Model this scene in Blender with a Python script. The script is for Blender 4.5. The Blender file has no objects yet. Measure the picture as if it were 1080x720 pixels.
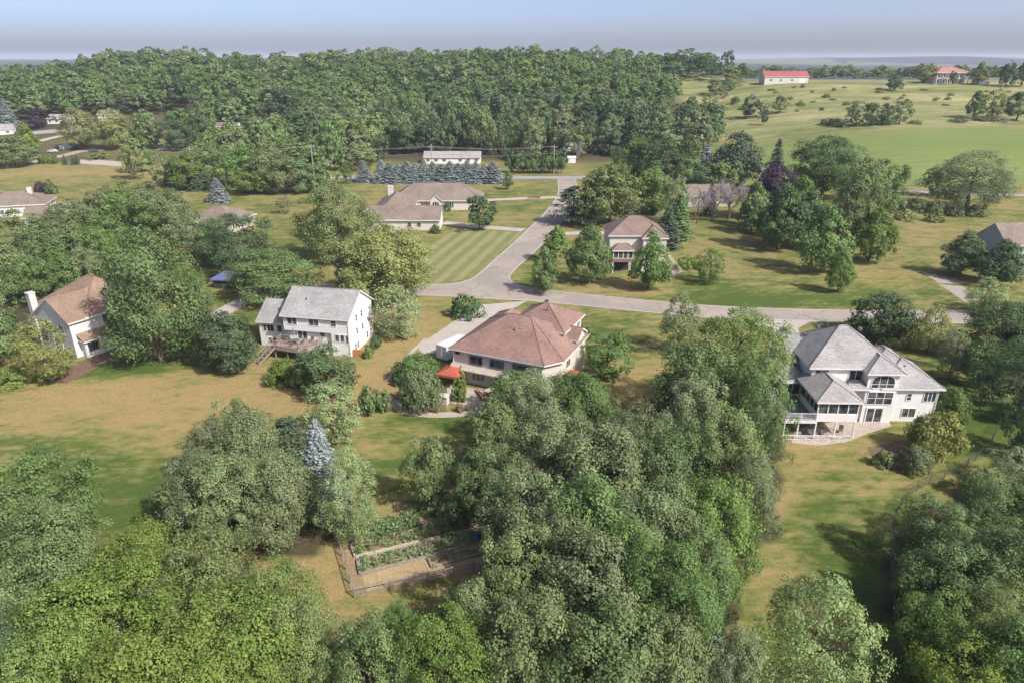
import bpy, math, random
import numpy as np
from mathutils import Vector, Matrix

random.seed(7)
SC = bpy.context.scene
COL = SC.collection
R_ = math.radians

# ------------------------------------------------------------------ camera
CAM_H, FPX = 45.0, 720.0            # camera height (m), focal length in photo pixels (1080 wide)
PITCH = math.atan(298 / 720)
CP, SP = math.cos(PITCH), math.sin(PITCH)


def ss(a, b, x):
    t = np.clip((np.asarray(x, float) - a) / (b - a), 0, 1)
    return t * t * (3 - 2 * t)


def zg(x, y):
    """terrain height"""
    x = np.asarray(x, float); y = np.asarray(y, float)
    top = 33 + 3.2 * np.sin(x / 41.0 + y / 67.0) + 2.2 * np.sin(x / 23.0 - y / 35.0) - 10 * ss(-180, -470, x) + 1.5 * np.sin(x / 60.0) + 1.2 * np.sin(x / 27.0 + 1)
    left = top * ss(330, 640, y)
    right = 12.6 * ss(228, 365, y) + 17.2 * ss(345, 545, y)
    w = ss(70, 200, x - 0.06 * (y - 300))
    hl = left * (1 - ss(690, 1350, y))
    hr = right * (1 - ss(560, 950, y))
    far = ss(1400, 6500, y) * (36 + 9 * np.sin(x / 900.0 + 1 + y / 2300) + 6 * np.sin(x / 410.0 + y / 700) + 4 * np.sin(x / 170.0 - y / 500)) * (1 - 0.5 * ss(7200, 9500, y)) + 20 * np.exp(-((y - 4900 - 500 * np.sin(x / 1300.0)) / 700.0) ** 2) * (0.65 + 0.35 * np.sin(x / 520.0 + 2))
    return hl * (1 - w) + hr * w + far


def ray(u, v):
    a = (u - 540) / FPX; b = -(v - 360) / FPX
    return (a, CP + b * SP, -SP + b * CP)


def at(u, v, h=0.0):
    """world point standing h above the terrain in the direction of photo pixel (u, v)"""
    d = ray(u, v)
    T = 10.0 * 1.003 ** np.arange(2300)
    X, Y, Z = d[0] * T, d[1] * T, CAM_H + d[2] * T
    i = int(np.argmax(Z <= zg(X, Y) + h))
    return (float(X[i]), float(Y[i]))


def P(u, v, z=0.0):
    d = ray(u, v); t = (z - CAM_H) / d[2]
    return (d[0] * t, d[1] * t)


def depth(x, y, z):
    return y * CP - (z - CAM_H) * SP


cam = bpy.data.objects.new('camera', bpy.data.cameras.new('camera')); COL.objects.link(cam)
cam.location = (0, 0, CAM_H)
cam.rotation_euler = (math.pi / 2 - PITCH, 0, 0)
cam.data.sensor_width = 36; cam.data.lens = 24
cam.data.clip_start = 0.5; cam.data.clip_end = 30000
SC.camera = cam

# ------------------------------------------------------------------ light
EL, AZ = R_(43), math.atan2(0.78, -0.62)     # sun: right of and behind the camera
wd = bpy.data.worlds.new('World'); SC.world = wd; wd.use_nodes = True
nt = wd.node_tree; bg = nt.nodes['Background']
sky = nt.nodes.new('ShaderNodeTexSky'); sky.sky_type = 'NISHITA'; sky.sun_disc = False
sky.sun_elevation = EL; sky.sun_rotation = AZ
sky.air_density = 0.5; sky.dust_density = 2.9; sky.ozone_density = 6.0; sky.altitude = 300
hs_ = nt.nodes.new('ShaderNodeMix'); hs_.data_type = 'RGBA'; hs_.blend_type = 'MULTIPLY'; hs_.inputs[0].default_value = 1
hs_.inputs[7].default_value = (0.97, 0.79, 0.69, 1)          # the milky summer sky is a little greyer than a clear one
nt.links.new(sky.outputs[0], hs_.inputs[6]); nt.links.new(hs_.outputs[2], bg.inputs[0]); bg.inputs[1].default_value = 0.15
sl = bpy.data.lights.new('sun', 'SUN'); sl.energy = 3.0; sl.angle = R_(0.7); sl.color = (1, 0.95, 0.87)
sun = bpy.data.objects.new('sun', sl); COL.objects.link(sun)
sd = Vector((0.783 * math.cos(EL), -0.622 * math.cos(EL), math.sin(EL)))
sun.rotation_euler = sd.to_track_quat('Z', 'Y').to_euler(); sun.location = (60, -40, 90)
SC.view_settings.view_transform = 'Standard'; SC.view_settings.look = 'None'
SC.view_settings.exposure = 1.2; SC.view_settings.gamma = 1
SC.view_settings.use_curve_mapping = False
SC.cycles.max_bounces = 5; SC.cycles.diffuse_bounces = 4; SC.cycles.glossy_bounces = 2
SC.cycles.transmission_bounces = 2; SC.cycles.volume_bounces = 0; SC.cycles.transparent_max_bounces = 6
SC.cycles.use_denoising = True

# ------------------------------------------------------------------ materials
MAT = {}


class NT:
    def __init__(s, name):
        m = bpy.data.materials.new(name); m.use_nodes = True
        s.m = m; s.t = m.node_tree; s.b = s.t.nodes['Principled BSDF']; s.out = s.t.nodes['Material Output']

    def n(s, typ, **k):
        nd = s.t.nodes.new('ShaderNode' + typ)
        for a, b in k.items():
            if a.startswith('i_'):
                key = a[2:]
                key = int(key) if key.isdigit() else key.replace('_', ' ')
                nd.inputs[key].default_value = b
            else:
                setattr(nd, a, b)
        return nd

    def l(s, a, b):
        s.t.links.new(a, b)

    def noise(s, scale, detail=3, rough=0.55, vec=None, scl=None):
        nd = s.n('TexNoise', i_Scale=scale, i_Detail=detail, i_Roughness=rough)
        if vec is not None:
            if scl:
                mp = s.n('Mapping'); mp.inputs['Scale'].default_value = scl
                s.l(vec, mp.inputs[0]); s.l(mp.outputs[0], nd.inputs['Vector'])
            else:
                s.l(vec, nd.inputs['Vector'])
        return nd.outputs['Fac']

    def math(s, op, a, b=None, c=None, clamp=False):
        nd = s.n('Math', operation=op, use_clamp=clamp)
        for i, v in enumerate((a, b, c)):
            if v is None: continue
            if isinstance(v, (int, float)): nd.inputs[i].default_value = v
            else: s.l(v, nd.inputs[i])
        return nd.outputs[0]

    def mix(s, f, a, b, mode='MIX'):
        nd = s.n('Mix', data_type='RGBA', blend_type=mode)
        for i, v in ((0, f), (6, a), (7, b)):
            if isinstance(v, (int, float)): nd.inputs[i].default_value = v
            elif isinstance(v, tuple): nd.inputs[i].default_value = (*v[:3], 1)
            else: s.l(v, nd.inputs[i])
        return nd.outputs[2]

    def bump(s, h, strength, dist=0.05):
        nd = s.n('Bump', i_Strength=strength, i_Distance=dist)
        s.l(h, nd.inputs['Height']); s.l(nd.outputs[0], s.b.inputs['Normal'])


def plain(name, col, rough=0.7, var=0.12, scale=3.0, metal=0.0, spec=0.3, bump=0.0, fine=None):
    k = NT(name); tc = k.n('TexCoord').outputs['Object']
    f = k.noise(scale, 4, 0.6, tc)
    lo = tuple(c * (1 - var) for c in col); hi = tuple(min(1, c * (1 + var)) for c in col)
    ramp = k.math('MULTIPLY_ADD', f, 2.4, -0.7, clamp=True)
    c = k.mix(ramp, lo, hi)
    if fine:
        f2 = k.noise(fine, 2, 0.7, tc)
        c = k.mix(k.math('MULTIPLY_ADD', f2, 2.2, -0.6, clamp=True), tuple(0.72 * 1 for _ in col), (1.18, 1.18, 1.18)) if False else k.mix(
            0.55, c, k.mix(k.math('MULTIPLY_ADD', f2, 3, -1, clamp=True), (0.6, 0.6, 0.6), (1.3, 1.3, 1.3)), 'MULTIPLY')
    k.l(c, k.b.inputs['Base Color']); k.b.inputs['Roughness'].default_value = rough
    k.b.inputs['Metallic'].default_value = metal; k.b.inputs['Specular IOR Level'].default_value = spec
    if bump: k.bump(f, bump)
    MAT[name] = k.m
    return k.m


def shingle(name, col):
    k = NT(name); tc = k.n('TexCoord').outputs['Object']
    big = k.noise(0.35, 4, 0.6, tc); mid = k.noise(2.2, 3, 0.7, tc, (1, 1, 3)); fin = k.noise(9, 2, 0.6, tc, (1, 1, 2))
    sz = k.n('SeparateXYZ'); k.l(tc, sz.inputs[0])
    row = k.math('FRACT', k.math('MULTIPLY', sz.outputs[2], 7.5))     # courses of shingles
    rowm = k.math('LESS_THAN', row, 0.22)
    c = k.mix(k.math('MULTIPLY_ADD', big, 2.4, -0.7, clamp=True), tuple(x * 0.78 for x in col), tuple(x * 1.16 for x in col))
    c = k.mix(0.7, c, k.mix(k.math('MULTIPLY_ADD', mid, 3, -1, clamp=True), (0.66,) * 3, (1.28,) * 3), 'MULTIPLY')
    c = k.mix(0.4, c, k.mix(k.math('MULTIPLY_ADD', fin, 3, -1, clamp=True), (0.7,) * 3, (1.25,) * 3), 'MULTIPLY')
    c = k.mix(k.math('MULTIPLY', rowm, 0.22), c, tuple(x * 0.45 for x in col))
    k.l(c, k.b.inputs['Base Color']); k.b.inputs['Roughness'].default_value = 0.9
    k.b.inputs['Specular IOR Level'].default_value = 0.2
    k.bump(fin, 0.4, 0.03)
    MAT[name] = k.m


def siding(name, col, step=0.16, vertical=False):
    k = NT(name); tc = k.n('TexCoord').outputs['Object']
    sz = k.n('SeparateXYZ'); k.l(tc, sz.inputs[0])
    src = sz.outputs[2]
    if vertical: src = k.math('ADD', sz.outputs[0], sz.outputs[1])
    row = k.math('FRACT', k.math('DIVIDE', src, step))
    line = k.math('LESS_THAN', row, 0.14)
    big = k.noise(0.5, 4, 0.6, tc); st = k.noise(1.5, 3, 0.6, tc, (1.5, 1.5, 0.25))
    c = k.mix(k.math('MULTIPLY_ADD', big, 2.2, -0.6, clamp=True), tuple(x * 0.93 for x in col), tuple(min(1, x * 1.04) for x in col))
    c = k.mix(k.math('MULTIPLY_ADD', st, 1.6, -0.55, clamp=True), c, tuple(x * 0.88 for x in col))
    c = k.mix(k.math('MULTIPLY', line, 0.35), c, tuple(x * 0.6 for x in col))
    k.l(c, k.b.inputs['Base Color']); k.b.inputs['Roughness'].default_value = 0.6
    k.bump(row, 0.35, 0.02)
    MAT[name] = k.m


def leafmat(name, dark, light, transl=0.3, huevar=0.02):
    k = NT(name)
    at_ = k.n('Attribute', attribute_name='lv').outputs['Fac']
    oi = k.n('ObjectInfo').outputs['Random']
    tc = k.n('TexCoord').outputs['Object']
    nz = k.noise(0.45, 2, 0.5, tc)
    f = k.math('ADD', k.math('MULTIPLY', at_, 0.75), k.math('MULTIPLY_ADD', nz, 1.0, -0.4), clamp=True)
    c = k.mix(f, dark, light)
    hs = k.n('HueSaturation'); k.l(c, hs.inputs['Color'])
    k.l(k.math('MULTIPLY_ADD', oi, huevar, 0.5 - huevar / 2), hs.inputs['Hue'])
    k.l(k.math('MULTIPLY_ADD', k.math('FRACT', k.math('MULTIPLY', oi, 7.31)), 0.3, 0.85), hs.inputs['Value'])
    k.l(k.math('MULTIPLY_ADD', k.math('FRACT', k.math('MULTIPLY', oi, 3.77)), 0.25, 0.86), hs.inputs['Saturation'])
    c = hs.outputs[0]
    k.l(c, k.b.inputs['Base Color']); k.b.inputs['Roughness'].default_value = 0.65
    k.b.inputs['Specular IOR Level'].default_value = 0.15
    tr = k.n('BsdfTranslucent'); k.l(k.mix(1.0, c, (1.0, 1.05, 0.55), 'MULTIPLY'), tr.inputs[0])
    mx = k.n('MixShader'); mx.inputs[0].default_value = transl
    k.l(k.b.outputs[0], mx.inputs[1]); k.l(tr.outputs[0], mx.inputs[2]); k.l(mx.outputs[0], k.out.inputs['Surface'])
    MAT[name] = k.m


#            dark                light
leafmat('mid_green_leaves', (0.087, 0.141, 0.048), (0.202, 0.297, 0.106))
leafmat('bright_green_leaves', (0.108, 0.160, 0.040), (0.235, 0.315, 0.092))
leafmat('deep_green_leaves', (0.058, 0.101, 0.044), (0.134, 0.204, 0.090))
leafmat('grey_green_leaves', (0.115, 0.152, 0.070), (0.250, 0.315, 0.142))
leafmat('olive_leaves', (0.146, 0.163, 0.057), (0.319, 0.347, 0.132))
leafmat('pale_green_leaves', (0.140, 0.198, 0.087), (0.325, 0.418, 0.198))
leafmat('purple_leaves', (0.028, 0.018, 0.034), (0.085, 0.060, 0.092), 0.1, 0.01)
leafmat('blue_needles', (0.123, 0.160, 0.155), (0.325, 0.380, 0.374), 0.08, 0.01)
leafmat('dark_needles', (0.039, 0.062, 0.039), (0.117, 0.163, 0.098), 0.08, 0.02)
leafmat('garden_leaves', (0.078, 0.130, 0.052), (0.234, 0.338, 0.143), 0.25)
leafmat('twigs_grey', (0.260, 0.234, 0.234), (0.468, 0.429, 0.429), 0.0, 0.01)
leafmat('dry_leaves', (0.169, 0.130, 0.065), (0.351, 0.273, 0.143), 0.15)
plain('bark', (0.112, 0.091, 0.070), 0.9, 0.3, 6)
plain('pale_bark', (0.294, 0.280, 0.252), 0.85, 0.25, 6)
plain('concrete', (0.350, 0.322, 0.287), 0.85, 0.10, 0.5, fine=6)
k = NT('asphalt'); tc = k.n('TexCoord').outputs['Object']
c = k.mix(k.math('MULTIPLY_ADD', k.noise(0.12, 4, 0.65, tc), 2.6, -0.8, clamp=True), (0.240, 0.208, 0.178), (0.305, 0.266, 0.228))
v_ = k.n('TexVoronoi', feature='DISTANCE_TO_EDGE'); v_.inputs['Scale'].default_value = 0.16; v_.inputs['Randomness'].default_value = 1
wv = k.n('Vector' + 'Math', operation='ADD'); nz_ = k.n('TexNoise', i_Scale=0.5, i_Detail=4.0); k.l(tc, nz_.inputs['Vector']); k.l(tc, wv.inputs[0]); k.l(nz_.outputs['Color'], wv.inputs[1]); k.l(wv.outputs[0], v_.inputs['Vector'])
c = k.mix(k.math('MULTIPLY', k.math('LESS_THAN', v_.outputs['Distance'], 0.012), 0.55), c, (0.12, 0.11, 0.10))
pt = k.noise(0.045, 1, 0.3, tc); c = k.mix(k.math('MULTIPLY', k.math('GREATER_THAN', pt, 0.60), 0.35), c, (0.20, 0.185, 0.17))
c = k.mix(0.5, c, k.mix(k.math('MULTIPLY_ADD', k.noise(3.5, 3, 0.7, tc), 3, -1, clamp=True), (0.75,) * 3, (1.2,) * 3), 'MULTIPLY')
k.l(c, k.b.inputs['Base Color']); k.b.inputs['Roughness'].default_value = 0.9; MAT['asphalt'] = k.m
plain('country_asphalt', (0.252, 0.245, 0.245), 0.9, 0.08, 0.2)
plain('kerb_concrete', (0.322, 0.301, 0.273), 0.85, 0.1, 1)
plain('mulch', (0.140, 0.091, 0.063), 0.95, 0.3, 2, fine=8)
plain('dirt', (0.238, 0.175, 0.105), 0.95, 0.25, 1.2, fine=6)
plain('gravel_mat', (0.280, 0.252, 0.217), 0.95, 0.15, 1.5, fine=9)
plain('straw', (0.308, 0.238, 0.126), 0.95, 0.2, 1.2, fine=7)
plain('white_trim', (0.60, 0.60, 0.585), 0.5, 0.05, 2)
plain('white_metal', (0.574, 0.581, 0.588), 0.35, 0.04, 2)
plain('dark_frame', (0.100, 0.100, 0.100), 0.5, 0.1, 2)
plain('deck_wood', (0.255, 0.205, 0.175), 0.8, 0.2, 3, fine=12)
plain('grey_deck', (0.154, 0.161, 0.175), 0.8, 0.15, 2, fine=12)
plain('red_cloth', (0.32, 0.080, 0.045), 0.8, 0.15, 3)
plain('cedar', (0.385, 0.168, 0.063), 0.8, 0.2, 3)
plain('old_timber', (0.231, 0.203, 0.168), 0.9, 0.25, 3, fine=14)
plain('pale_timber', (0.364, 0.322, 0.259), 0.9, 0.2, 3, fine=14)
plain('stone', (0.350, 0.301, 0.252), 0.9, 0.18, 1.2, fine=4)
plain('red_metal_roof', (0.28, 0.085, 0.080), 0.5, 0.12, 1)
plain('red_tile_roof', (0.30, 0.150, 0.125), 0.8, 0.2, 1, fine=4)
plain('blue_roof', (0.100, 0.120, 0.240), 0.4, 0.2, 0.8)
plain('blue_plastic', (0.060, 0.140, 0.340), 0.5, 0.1, 2)
plain('green_wall', (0.050, 0.090, 0.060), 0.8, 0.1, 2)
plain('rubber', (0.030, 0.030, 0.030), 0.8, 0.1, 2)
plain('car_grey', (0.100, 0.100, 0.120), 0.3, 0.05, 2, 0.3)
plain('car_white', (0.525, 0.532, 0.546), 0.3, 0.03, 2)
plain('wire', (0.245, 0.245, 0.252), 0.5, 0.05, 1)
plain('chimney_white', (0.46, 0.45, 0.43), 0.7, 0.08, 2)
plain('brick', (0.238, 0.119, 0.084), 0.9, 0.2, 4)
plain('painted_shade', (0.030, 0.032, 0.036), 0.9, 0.1, 1)  # near-black colour standing in for the shade inside openings
shingle('grey_shingle', (0.270, 0.265, 0.262))
shingle('warm_grey_shingle', (0.280, 0.270, 0.262))
shingle('rose_shingle', (0.222, 0.142, 0.120))
shingle('brown_shingle', (0.219, 0.155, 0.116))
shingle('taupe_shingle', (0.189, 0.155, 0.129))
shingle('dusty_shingle', (0.194, 0.142, 0.125))
siding('white_siding', (0.66, 0.66, 0.65))
siding('cool_white_siding', (0.56, 0.57, 0.57))
siding('cream_siding', (0.53, 0.50, 0.44))
siding('grey_siding', (0.392, 0.399, 0.420), 0.5, True)
siding('barn_siding', (0.504, 0.490, 0.434), 0.9, True)
siding('blue_siding', (0.315, 0.350, 0.434))
g = NT('window_glass'); g.b.inputs['Base Color'].default_value = (0.035, 0.042, 0.050, 1)
g.b.inputs['Roughness'].default_value = 0.12; g.b.inputs['Specular IOR Level'].default_value = 0.6
tc = g.n('TexCoord').outputs['Object']
g.l(g.mix(g.math('MULTIPLY_ADD', g.noise(1.3, 2, 0.5, tc), 3, -1.1, clamp=True), (0.022, 0.026, 0.030), (0.11, 0.12, 0.13)), g.b.inputs['Base Color'])
MAT['window_glass'] = g.m


# ------------------------------------------------------------------ helpers
def tag(o, label=None, cat=None, group=None, kind=None):
    if label: o['label'] = label
    if cat: o['category'] = cat
    if group: o['group'] = group
    if kind: o['kind'] = kind
    return o


def empty(name, loc, rz, label, cat, group=None):
    o = bpy.data.objects.new(name, None); COL.objects.link(o)
    o.location = loc; o.rotation_euler = (0, 0, rz); o.empty_display_size = 0.5
    return tag(o, label, cat, group)


class MB:
    def __init__(s):
        s.v = []; s.f = []; s.m = []; s.M = Matrix.Identity(4)

    def add(s, pts, faces, mat=0):
        k = len(s.v)
        for p in pts: s.v.append(tuple(s.M @ Vector(p)))
        for f in faces: s.f.append([i + k for i in f]); s.m.append(mat)

    def box(s, x0, x1, y0, y1, z0, z1, mat=0, top=None):
        if x1 < x0: x0, x1 = x1, x0
        if y1 < y0: y0, y1 = y1, y0
        if z1 < z0: z0, z1 = z1, z0
        pts = [(x0, y0, z0), (x1, y0, z0), (x1, y1, z0), (x0, y1, z0), (x0, y0, z1), (x1, y0, z1), (x1, y1, z1), (x0, y1, z1)]
        fs = [(0, 3, 2, 1), (4, 5, 6, 7), (0, 1, 5, 4), (1, 2, 6, 5), (2, 3, 7, 6), (3, 0, 4, 7)]
        s.add(pts, fs, mat)
        if top is not None: s.m[-5] = top
        return s

    def bar(s, a, b, r, mat=0, n=4, r2=None):
        """round or square bar from a to b"""
        a = Vector(a); b = Vector(b); d = (b - a)
        if d.length < 1e-5: return s
        q = d.to_track_quat('Z', 'Y'); r2 = r if r2 is None else r2
        pts = []
        for c, rr in ((a, r), (b, r2)):
            for i in range(n):
                t = 2 * math.pi * (i + 0.5) / n
                pts.append(c + q @ Vector((math.cos(t) * rr, math.sin(t) * rr, 0)))
        fs = [(i, (i + 1) % n, n + (i + 1) % n, n + i) for i in range(n)] + [tuple(range(n))[::-1], tuple(range(n, 2 * n))]
        s.add(pts, fs, mat)
        return s

    def prism(s, poly, z0, z1, mat=0, top=None):
        n = len(poly)
        pts = [(x, y, z0) for x, y in poly] + [(x, y, z1) for x, y in poly]
        fs = [(i, (i + 1) % n, n + (i + 1) % n, n + i) for i in range(n)] + [tuple(range(n))[::-1]]
        s.add(pts, fs, mat)
        s.add([(x, y, z1) for x, y in poly], [tuple(range(n))], mat if top is None else top)
        return s

    def build(s, name, mats, parent=None, smooth=False):
        me = bpy.data.meshes.new(name); me.from_pydata(s.v, [], s.f)
        if isinstance(mats, str): mats = [mats]
        for m in mats: me.materials.append(MAT[m])
        me.polygons.foreach_set('material_index', s.m)
        if smooth: me.polygons.foreach_set('use_smooth', [True] * len(s.f))
        me.update()
        o = bpy.data.objects.new(name, me); COL.objects.link(o)
        if parent: o.parent = parent
        return o
# ------------------------------------------------------------------ ground
def lines(a, b, step, lo, hi, grow=1.09):
    mid = list(np.arange(a, b, step)) + [b]
    s = step; x = b; up = []
    while x < hi: s *= grow; x += s; up.append(min(x, hi))
    s = step; x = a; dn = []
    while x > lo: s *= grow; x -= s; dn.append(max(x, lo))
    return np.array(dn[::-1] + mid + up)


GX = lines(-115, 115, 1.15, -9500, 9500, 1.07)
GY = lines(22, 205, 1.15, -400, 9800, 1.035)
XX, YY = np.meshgrid(GX, GY)
ZZ = zg(XX, YY)


def wob(x, y, s, seed=0):
    return (np.sin(x / s + seed) * np.cos(y / s * 1.3 + 2 * seed) + 0.6 * np.sin(x / s * 2.3 + y / s * 1.7 + seed * 3)
            + 0.4 * np.cos(x / s * 4.1 - y / s * 3.3 + seed)) / 2


def inpoly(x, y, poly, soft=1.5):
    """1 inside, 0 outside, with a ragged soft edge"""
    x = x + wob(x, y, 3.1, 1) * soft; y = y + wob(y, x, 2.7, 4) * soft
    ins = np.zeros(x.shape, bool); n = len(poly)
    for i in range(n):
        x0, y0 = poly[i]; x1, y1 = poly[(i + 1) % n]
        c = ((y0 > y) != (y1 > y)) & (x < (x1 - x0) * (y - y0) / ((y1 - y0) + 1e-9) + x0)
        ins ^= c
    return ins.astype(float)


def spot(u, v, rx, ry, val, arr):
    cx, cy = at(u, v)
    d = ((XX - cx + wob(XX, YY, 5, u) * rx * 0.25) / rx) ** 2 + ((YY - cy + wob(YY, XX, 6, v) * ry * 0.25) / ry) ** 2
    arr += val * np.exp(-d ** 1.3)


G = np.full(XX.shape, 0.50)         # how green the turf is (0 dried out, 1 lush)
G -= 0.10 * wob(XX, YY, 17, 2)
for u, v, rx, ry, val in [
    (250, 410, 26, 8, -0.28), (120, 420, 16, 9, -0.22), (60, 425, 12, 8, -0.19), (190, 470, 10, 6, -0.19), (300, 415, 10, 6, -0.22),
    (20, 480, 12, 6, 0.25), (110, 520, 15, 8, 0.50), (190, 540, 8, 6, 0.30), (140, 388, 9, 3.5, 0.75), (110, 392, 5, 3, 0.40), (60, 470, 14, 3, 0.15),
    (320, 590, 8, 9, -0.28), (390, 400, 8, 14, -0.25), (420, 370, 5, 12, -0.28), (440, 345, 5, 8, -0.25), (430, 450, 12, 7, 0.05), (400, 470, 6, 4, -0.12), (500, 447, 12, 3, 0.45), (430, 330, 9, 8, -0.28),
    (360, 610, 6, 8, -0.25), (430, 495, 6, 4, 0.20),
    (640, 348, 10, 9, 0.40), (680, 375, 7, 5, -0.09), (650, 400, 6, 7, -0.31), (672, 390, 6, 5, -0.22),
    (620, 305, 25, 4, -0.22), (570, 300, 5, 6, 0.15), (760, 305, 12, 9, 0.45), (830, 318, 26, 4.5, 0.50), (820, 275, 26, 12, 0.10), (770, 262, 14, 8, -0.15), (730, 270, 8, 14, -0.12),
    (900, 290, 16, 7, -0.19), (960, 265, 20, 20, -0.12), (1000, 250, 25, 12, -0.06), (970, 310, 14, 4, 0.20), (880, 245, 22, 12, 0.05), (1000, 300, 8, 5, -0.09),
    (860, 480, 8, 6, -0.31), (850, 520, 7, 8, -0.22), (940, 470, 7, 3, -0.09), (900, 560, 5, 5, 0.10), (925, 520, 7, 10, 0.40), (920, 620, 4, 12, 0.60), (1030, 430, 8, 12, 0.55), (1010, 480, 6, 8, 0.35), (830, 560, 5, 10, -0.12), (790, 620, 3, 5, 0.10), (900, 500, 6, 5, 0.10), (830, 600, 4, 6, -0.15),
    (960, 345, 20, 2.6, 0.25), (700, 348, 20, 4, 0.00),
    (240, 215, 25, 10, 0.05), (300, 215, 14, 6, 0.20), (70, 182, 60, 22, -0.31), (150, 205, 20, 9, -0.19), (200, 195, 25, 8, -0.15), (320, 255, 12, 14, 0.30), (460, 315, 8, 4, -0.15),
    (530, 203, 14, 12, 0.15), (540, 222, 14, 6, 0.20), (480, 200, 30, 6, 0.00), (600, 262, 4, 8, 0.10), (640, 180, 8, 14, 0.50),
]:
    spot(u, v, rx, ry, val, G)
cross = inpoly(XX, YY, [at(760, 128), at(800, 124), at(930, 128), at(1200, 122), at(1300, 196), at(1060, 196), at(945, 196), at(700, 205), at(715, 150)], 1.5)
meadow = ss(345, 372, YY + 5 * wob(XX, YY, 20, 3)) * ss(95, 120, XX - .05 * (YY - 350)) * (1 - ss(620, 700, YY))
Mf = cross * (1 - meadow)
# woodland floor under the dense tree groups
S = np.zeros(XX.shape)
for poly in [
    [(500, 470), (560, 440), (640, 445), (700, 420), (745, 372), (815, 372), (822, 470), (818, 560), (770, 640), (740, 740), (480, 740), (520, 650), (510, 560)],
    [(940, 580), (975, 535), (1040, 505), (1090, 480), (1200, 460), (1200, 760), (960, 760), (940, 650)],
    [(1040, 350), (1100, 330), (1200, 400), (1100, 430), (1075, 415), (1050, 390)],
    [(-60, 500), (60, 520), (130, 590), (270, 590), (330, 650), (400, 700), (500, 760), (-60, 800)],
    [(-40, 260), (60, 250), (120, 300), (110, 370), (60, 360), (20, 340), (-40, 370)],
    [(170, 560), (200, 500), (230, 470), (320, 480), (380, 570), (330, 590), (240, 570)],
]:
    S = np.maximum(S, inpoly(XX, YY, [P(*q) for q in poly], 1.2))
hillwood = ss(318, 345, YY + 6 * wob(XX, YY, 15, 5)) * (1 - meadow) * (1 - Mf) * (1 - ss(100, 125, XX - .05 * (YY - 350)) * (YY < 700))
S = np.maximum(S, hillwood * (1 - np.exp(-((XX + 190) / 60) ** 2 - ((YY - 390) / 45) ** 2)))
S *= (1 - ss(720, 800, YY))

ny, nx = XX.shape
me = bpy.data.meshes.new('ground')
co = np.stack([XX, YY, ZZ], -1).reshape(-1, 3)
idx = np.arange(nx * ny).reshape(ny, nx)
q = np.stack([idx[:-1, :-1], idx[:-1, 1:], idx[1:, 1:], idx[1:, :-1]], -1).reshape(-1, 4)


def fast_mesh(name, co, quads):
    me = bpy.data.meshes.new(name)
    me.vertices.add(len(co)); me.vertices.foreach_set('co', np.asarray(co, np.float32).ravel())
    k = quads.shape[1]
    me.loops.add(quads.size); me.loops.foreach_set('vertex_index', quads.astype(np.int32).ravel())
    me.polygons.add(len(quads)); me.polygons.foreach_set('loop_start', np.arange(0, quads.size, k, dtype=np.int32))
    me.update(calc_edges=True)
    return me


me = fast_mesh('ground', co, q)
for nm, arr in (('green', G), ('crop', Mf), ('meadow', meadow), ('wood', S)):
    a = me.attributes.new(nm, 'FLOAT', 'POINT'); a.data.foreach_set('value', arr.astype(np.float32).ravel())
me.polygons.foreach_set('use_smooth', [True] * len(me.polygons))

k = NT('turf')
tc = k.n('TexCoord').outputs['Object']
A = {n_: k.n('Attribute', attribute_name=n_).outputs['Fac'] for n_ in ('green', 'crop', 'meadow', 'wood')}
big = k.noise(0.055, 4, 0.6, tc); mid = k.noise(0.30, 6, 0.72, tc, (0.5, 1, 1)); fin = k.noise(2.6, 3, 0.7, tc); vf = k.noise(9.0, 2, 0.7, tc)
streak = k.noise(0.9, 3, 0.6, tc, (0.12, 1, 1))
gsum = k.math('ADD', A['green'], k.math('MULTIPLY_ADD', big, 1.3, -0.65))
gsum = k.math('ADD', gsum, k.math('MULTIPLY_ADD', mid, 2.2, -1.1))
gsum = k.math('ADD', gsum, k.math('MULTIPLY_ADD', streak, 0.9, -0.45))
patch = k.noise(0.75, 5, 0.75, tc, (0.7, 1, 1)); gsum = k.math('ADD', gsum, k.math('MULTIPLY_ADD', patch, 1.7, -0.85))
mpt = k.n('Mapping'); mpt.inputs['Rotation'].default_value = (0, 0, 0.9); k.l(tc, mpt.inputs[0]); sxm = k.n('SeparateXYZ'); k.l(mpt.outputs[0], sxm.inputs[0])
gsum = k.math('ADD', gsum, k.math('MULTIPLY', k.math('SINE', k.math('MULTIPLY_ADD', sxm.outputs[0], 3.6, k.math('MULTIPLY', mid, 3.0))), 0.06))
gsum = k.math('ADD', gsum, k.math('MULTIPLY_ADD', fin, 1.1, -0.55), clamp=True)
cr = k.n('ValToRGB'); k.l(gsum, cr.inputs[0]); e = cr.color_ramp.elements
e[0].position = 0.0; e[0].color = (0.259, 0.194, 0.088, 1)
e[1].position = 1.0; e[1].color = (0.061, 0.095, 0.022, 1)
for p_, c_ in ((0.25, (0.223, 0.184, 0.075)), (0.5, (0.160, 0.162, 0.056)), (0.75, (0.100, 0.124, 0.032))):
    x_ = e.new(p_); x_.color = (*c_, 1)
crop = k.mix(k.math('MULTIPLY_ADD', k.noise(0.02, 3, 0.6, tc, (0.25, 1, 1)), 2.6, -0.8, clamp=True), (0.116, 0.167, 0.043), (0.167, 0.203, 0.068))
mead = k.mix(k.math('MULTIPLY_ADD', k.noise(0.05, 6, 0.75, tc, (0.25, 1, 1)), 4.6, -1.8, clamp=True), (0.110, 0.140, 0.048), (0.260, 0.245, 0.120))
wood = k.mix(k.math('MULTIPLY_ADD', mid, 2.4, -0.7, clamp=True), (0.036, 0.040, 0.020), (0.083, 0.068, 0.040))
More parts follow.
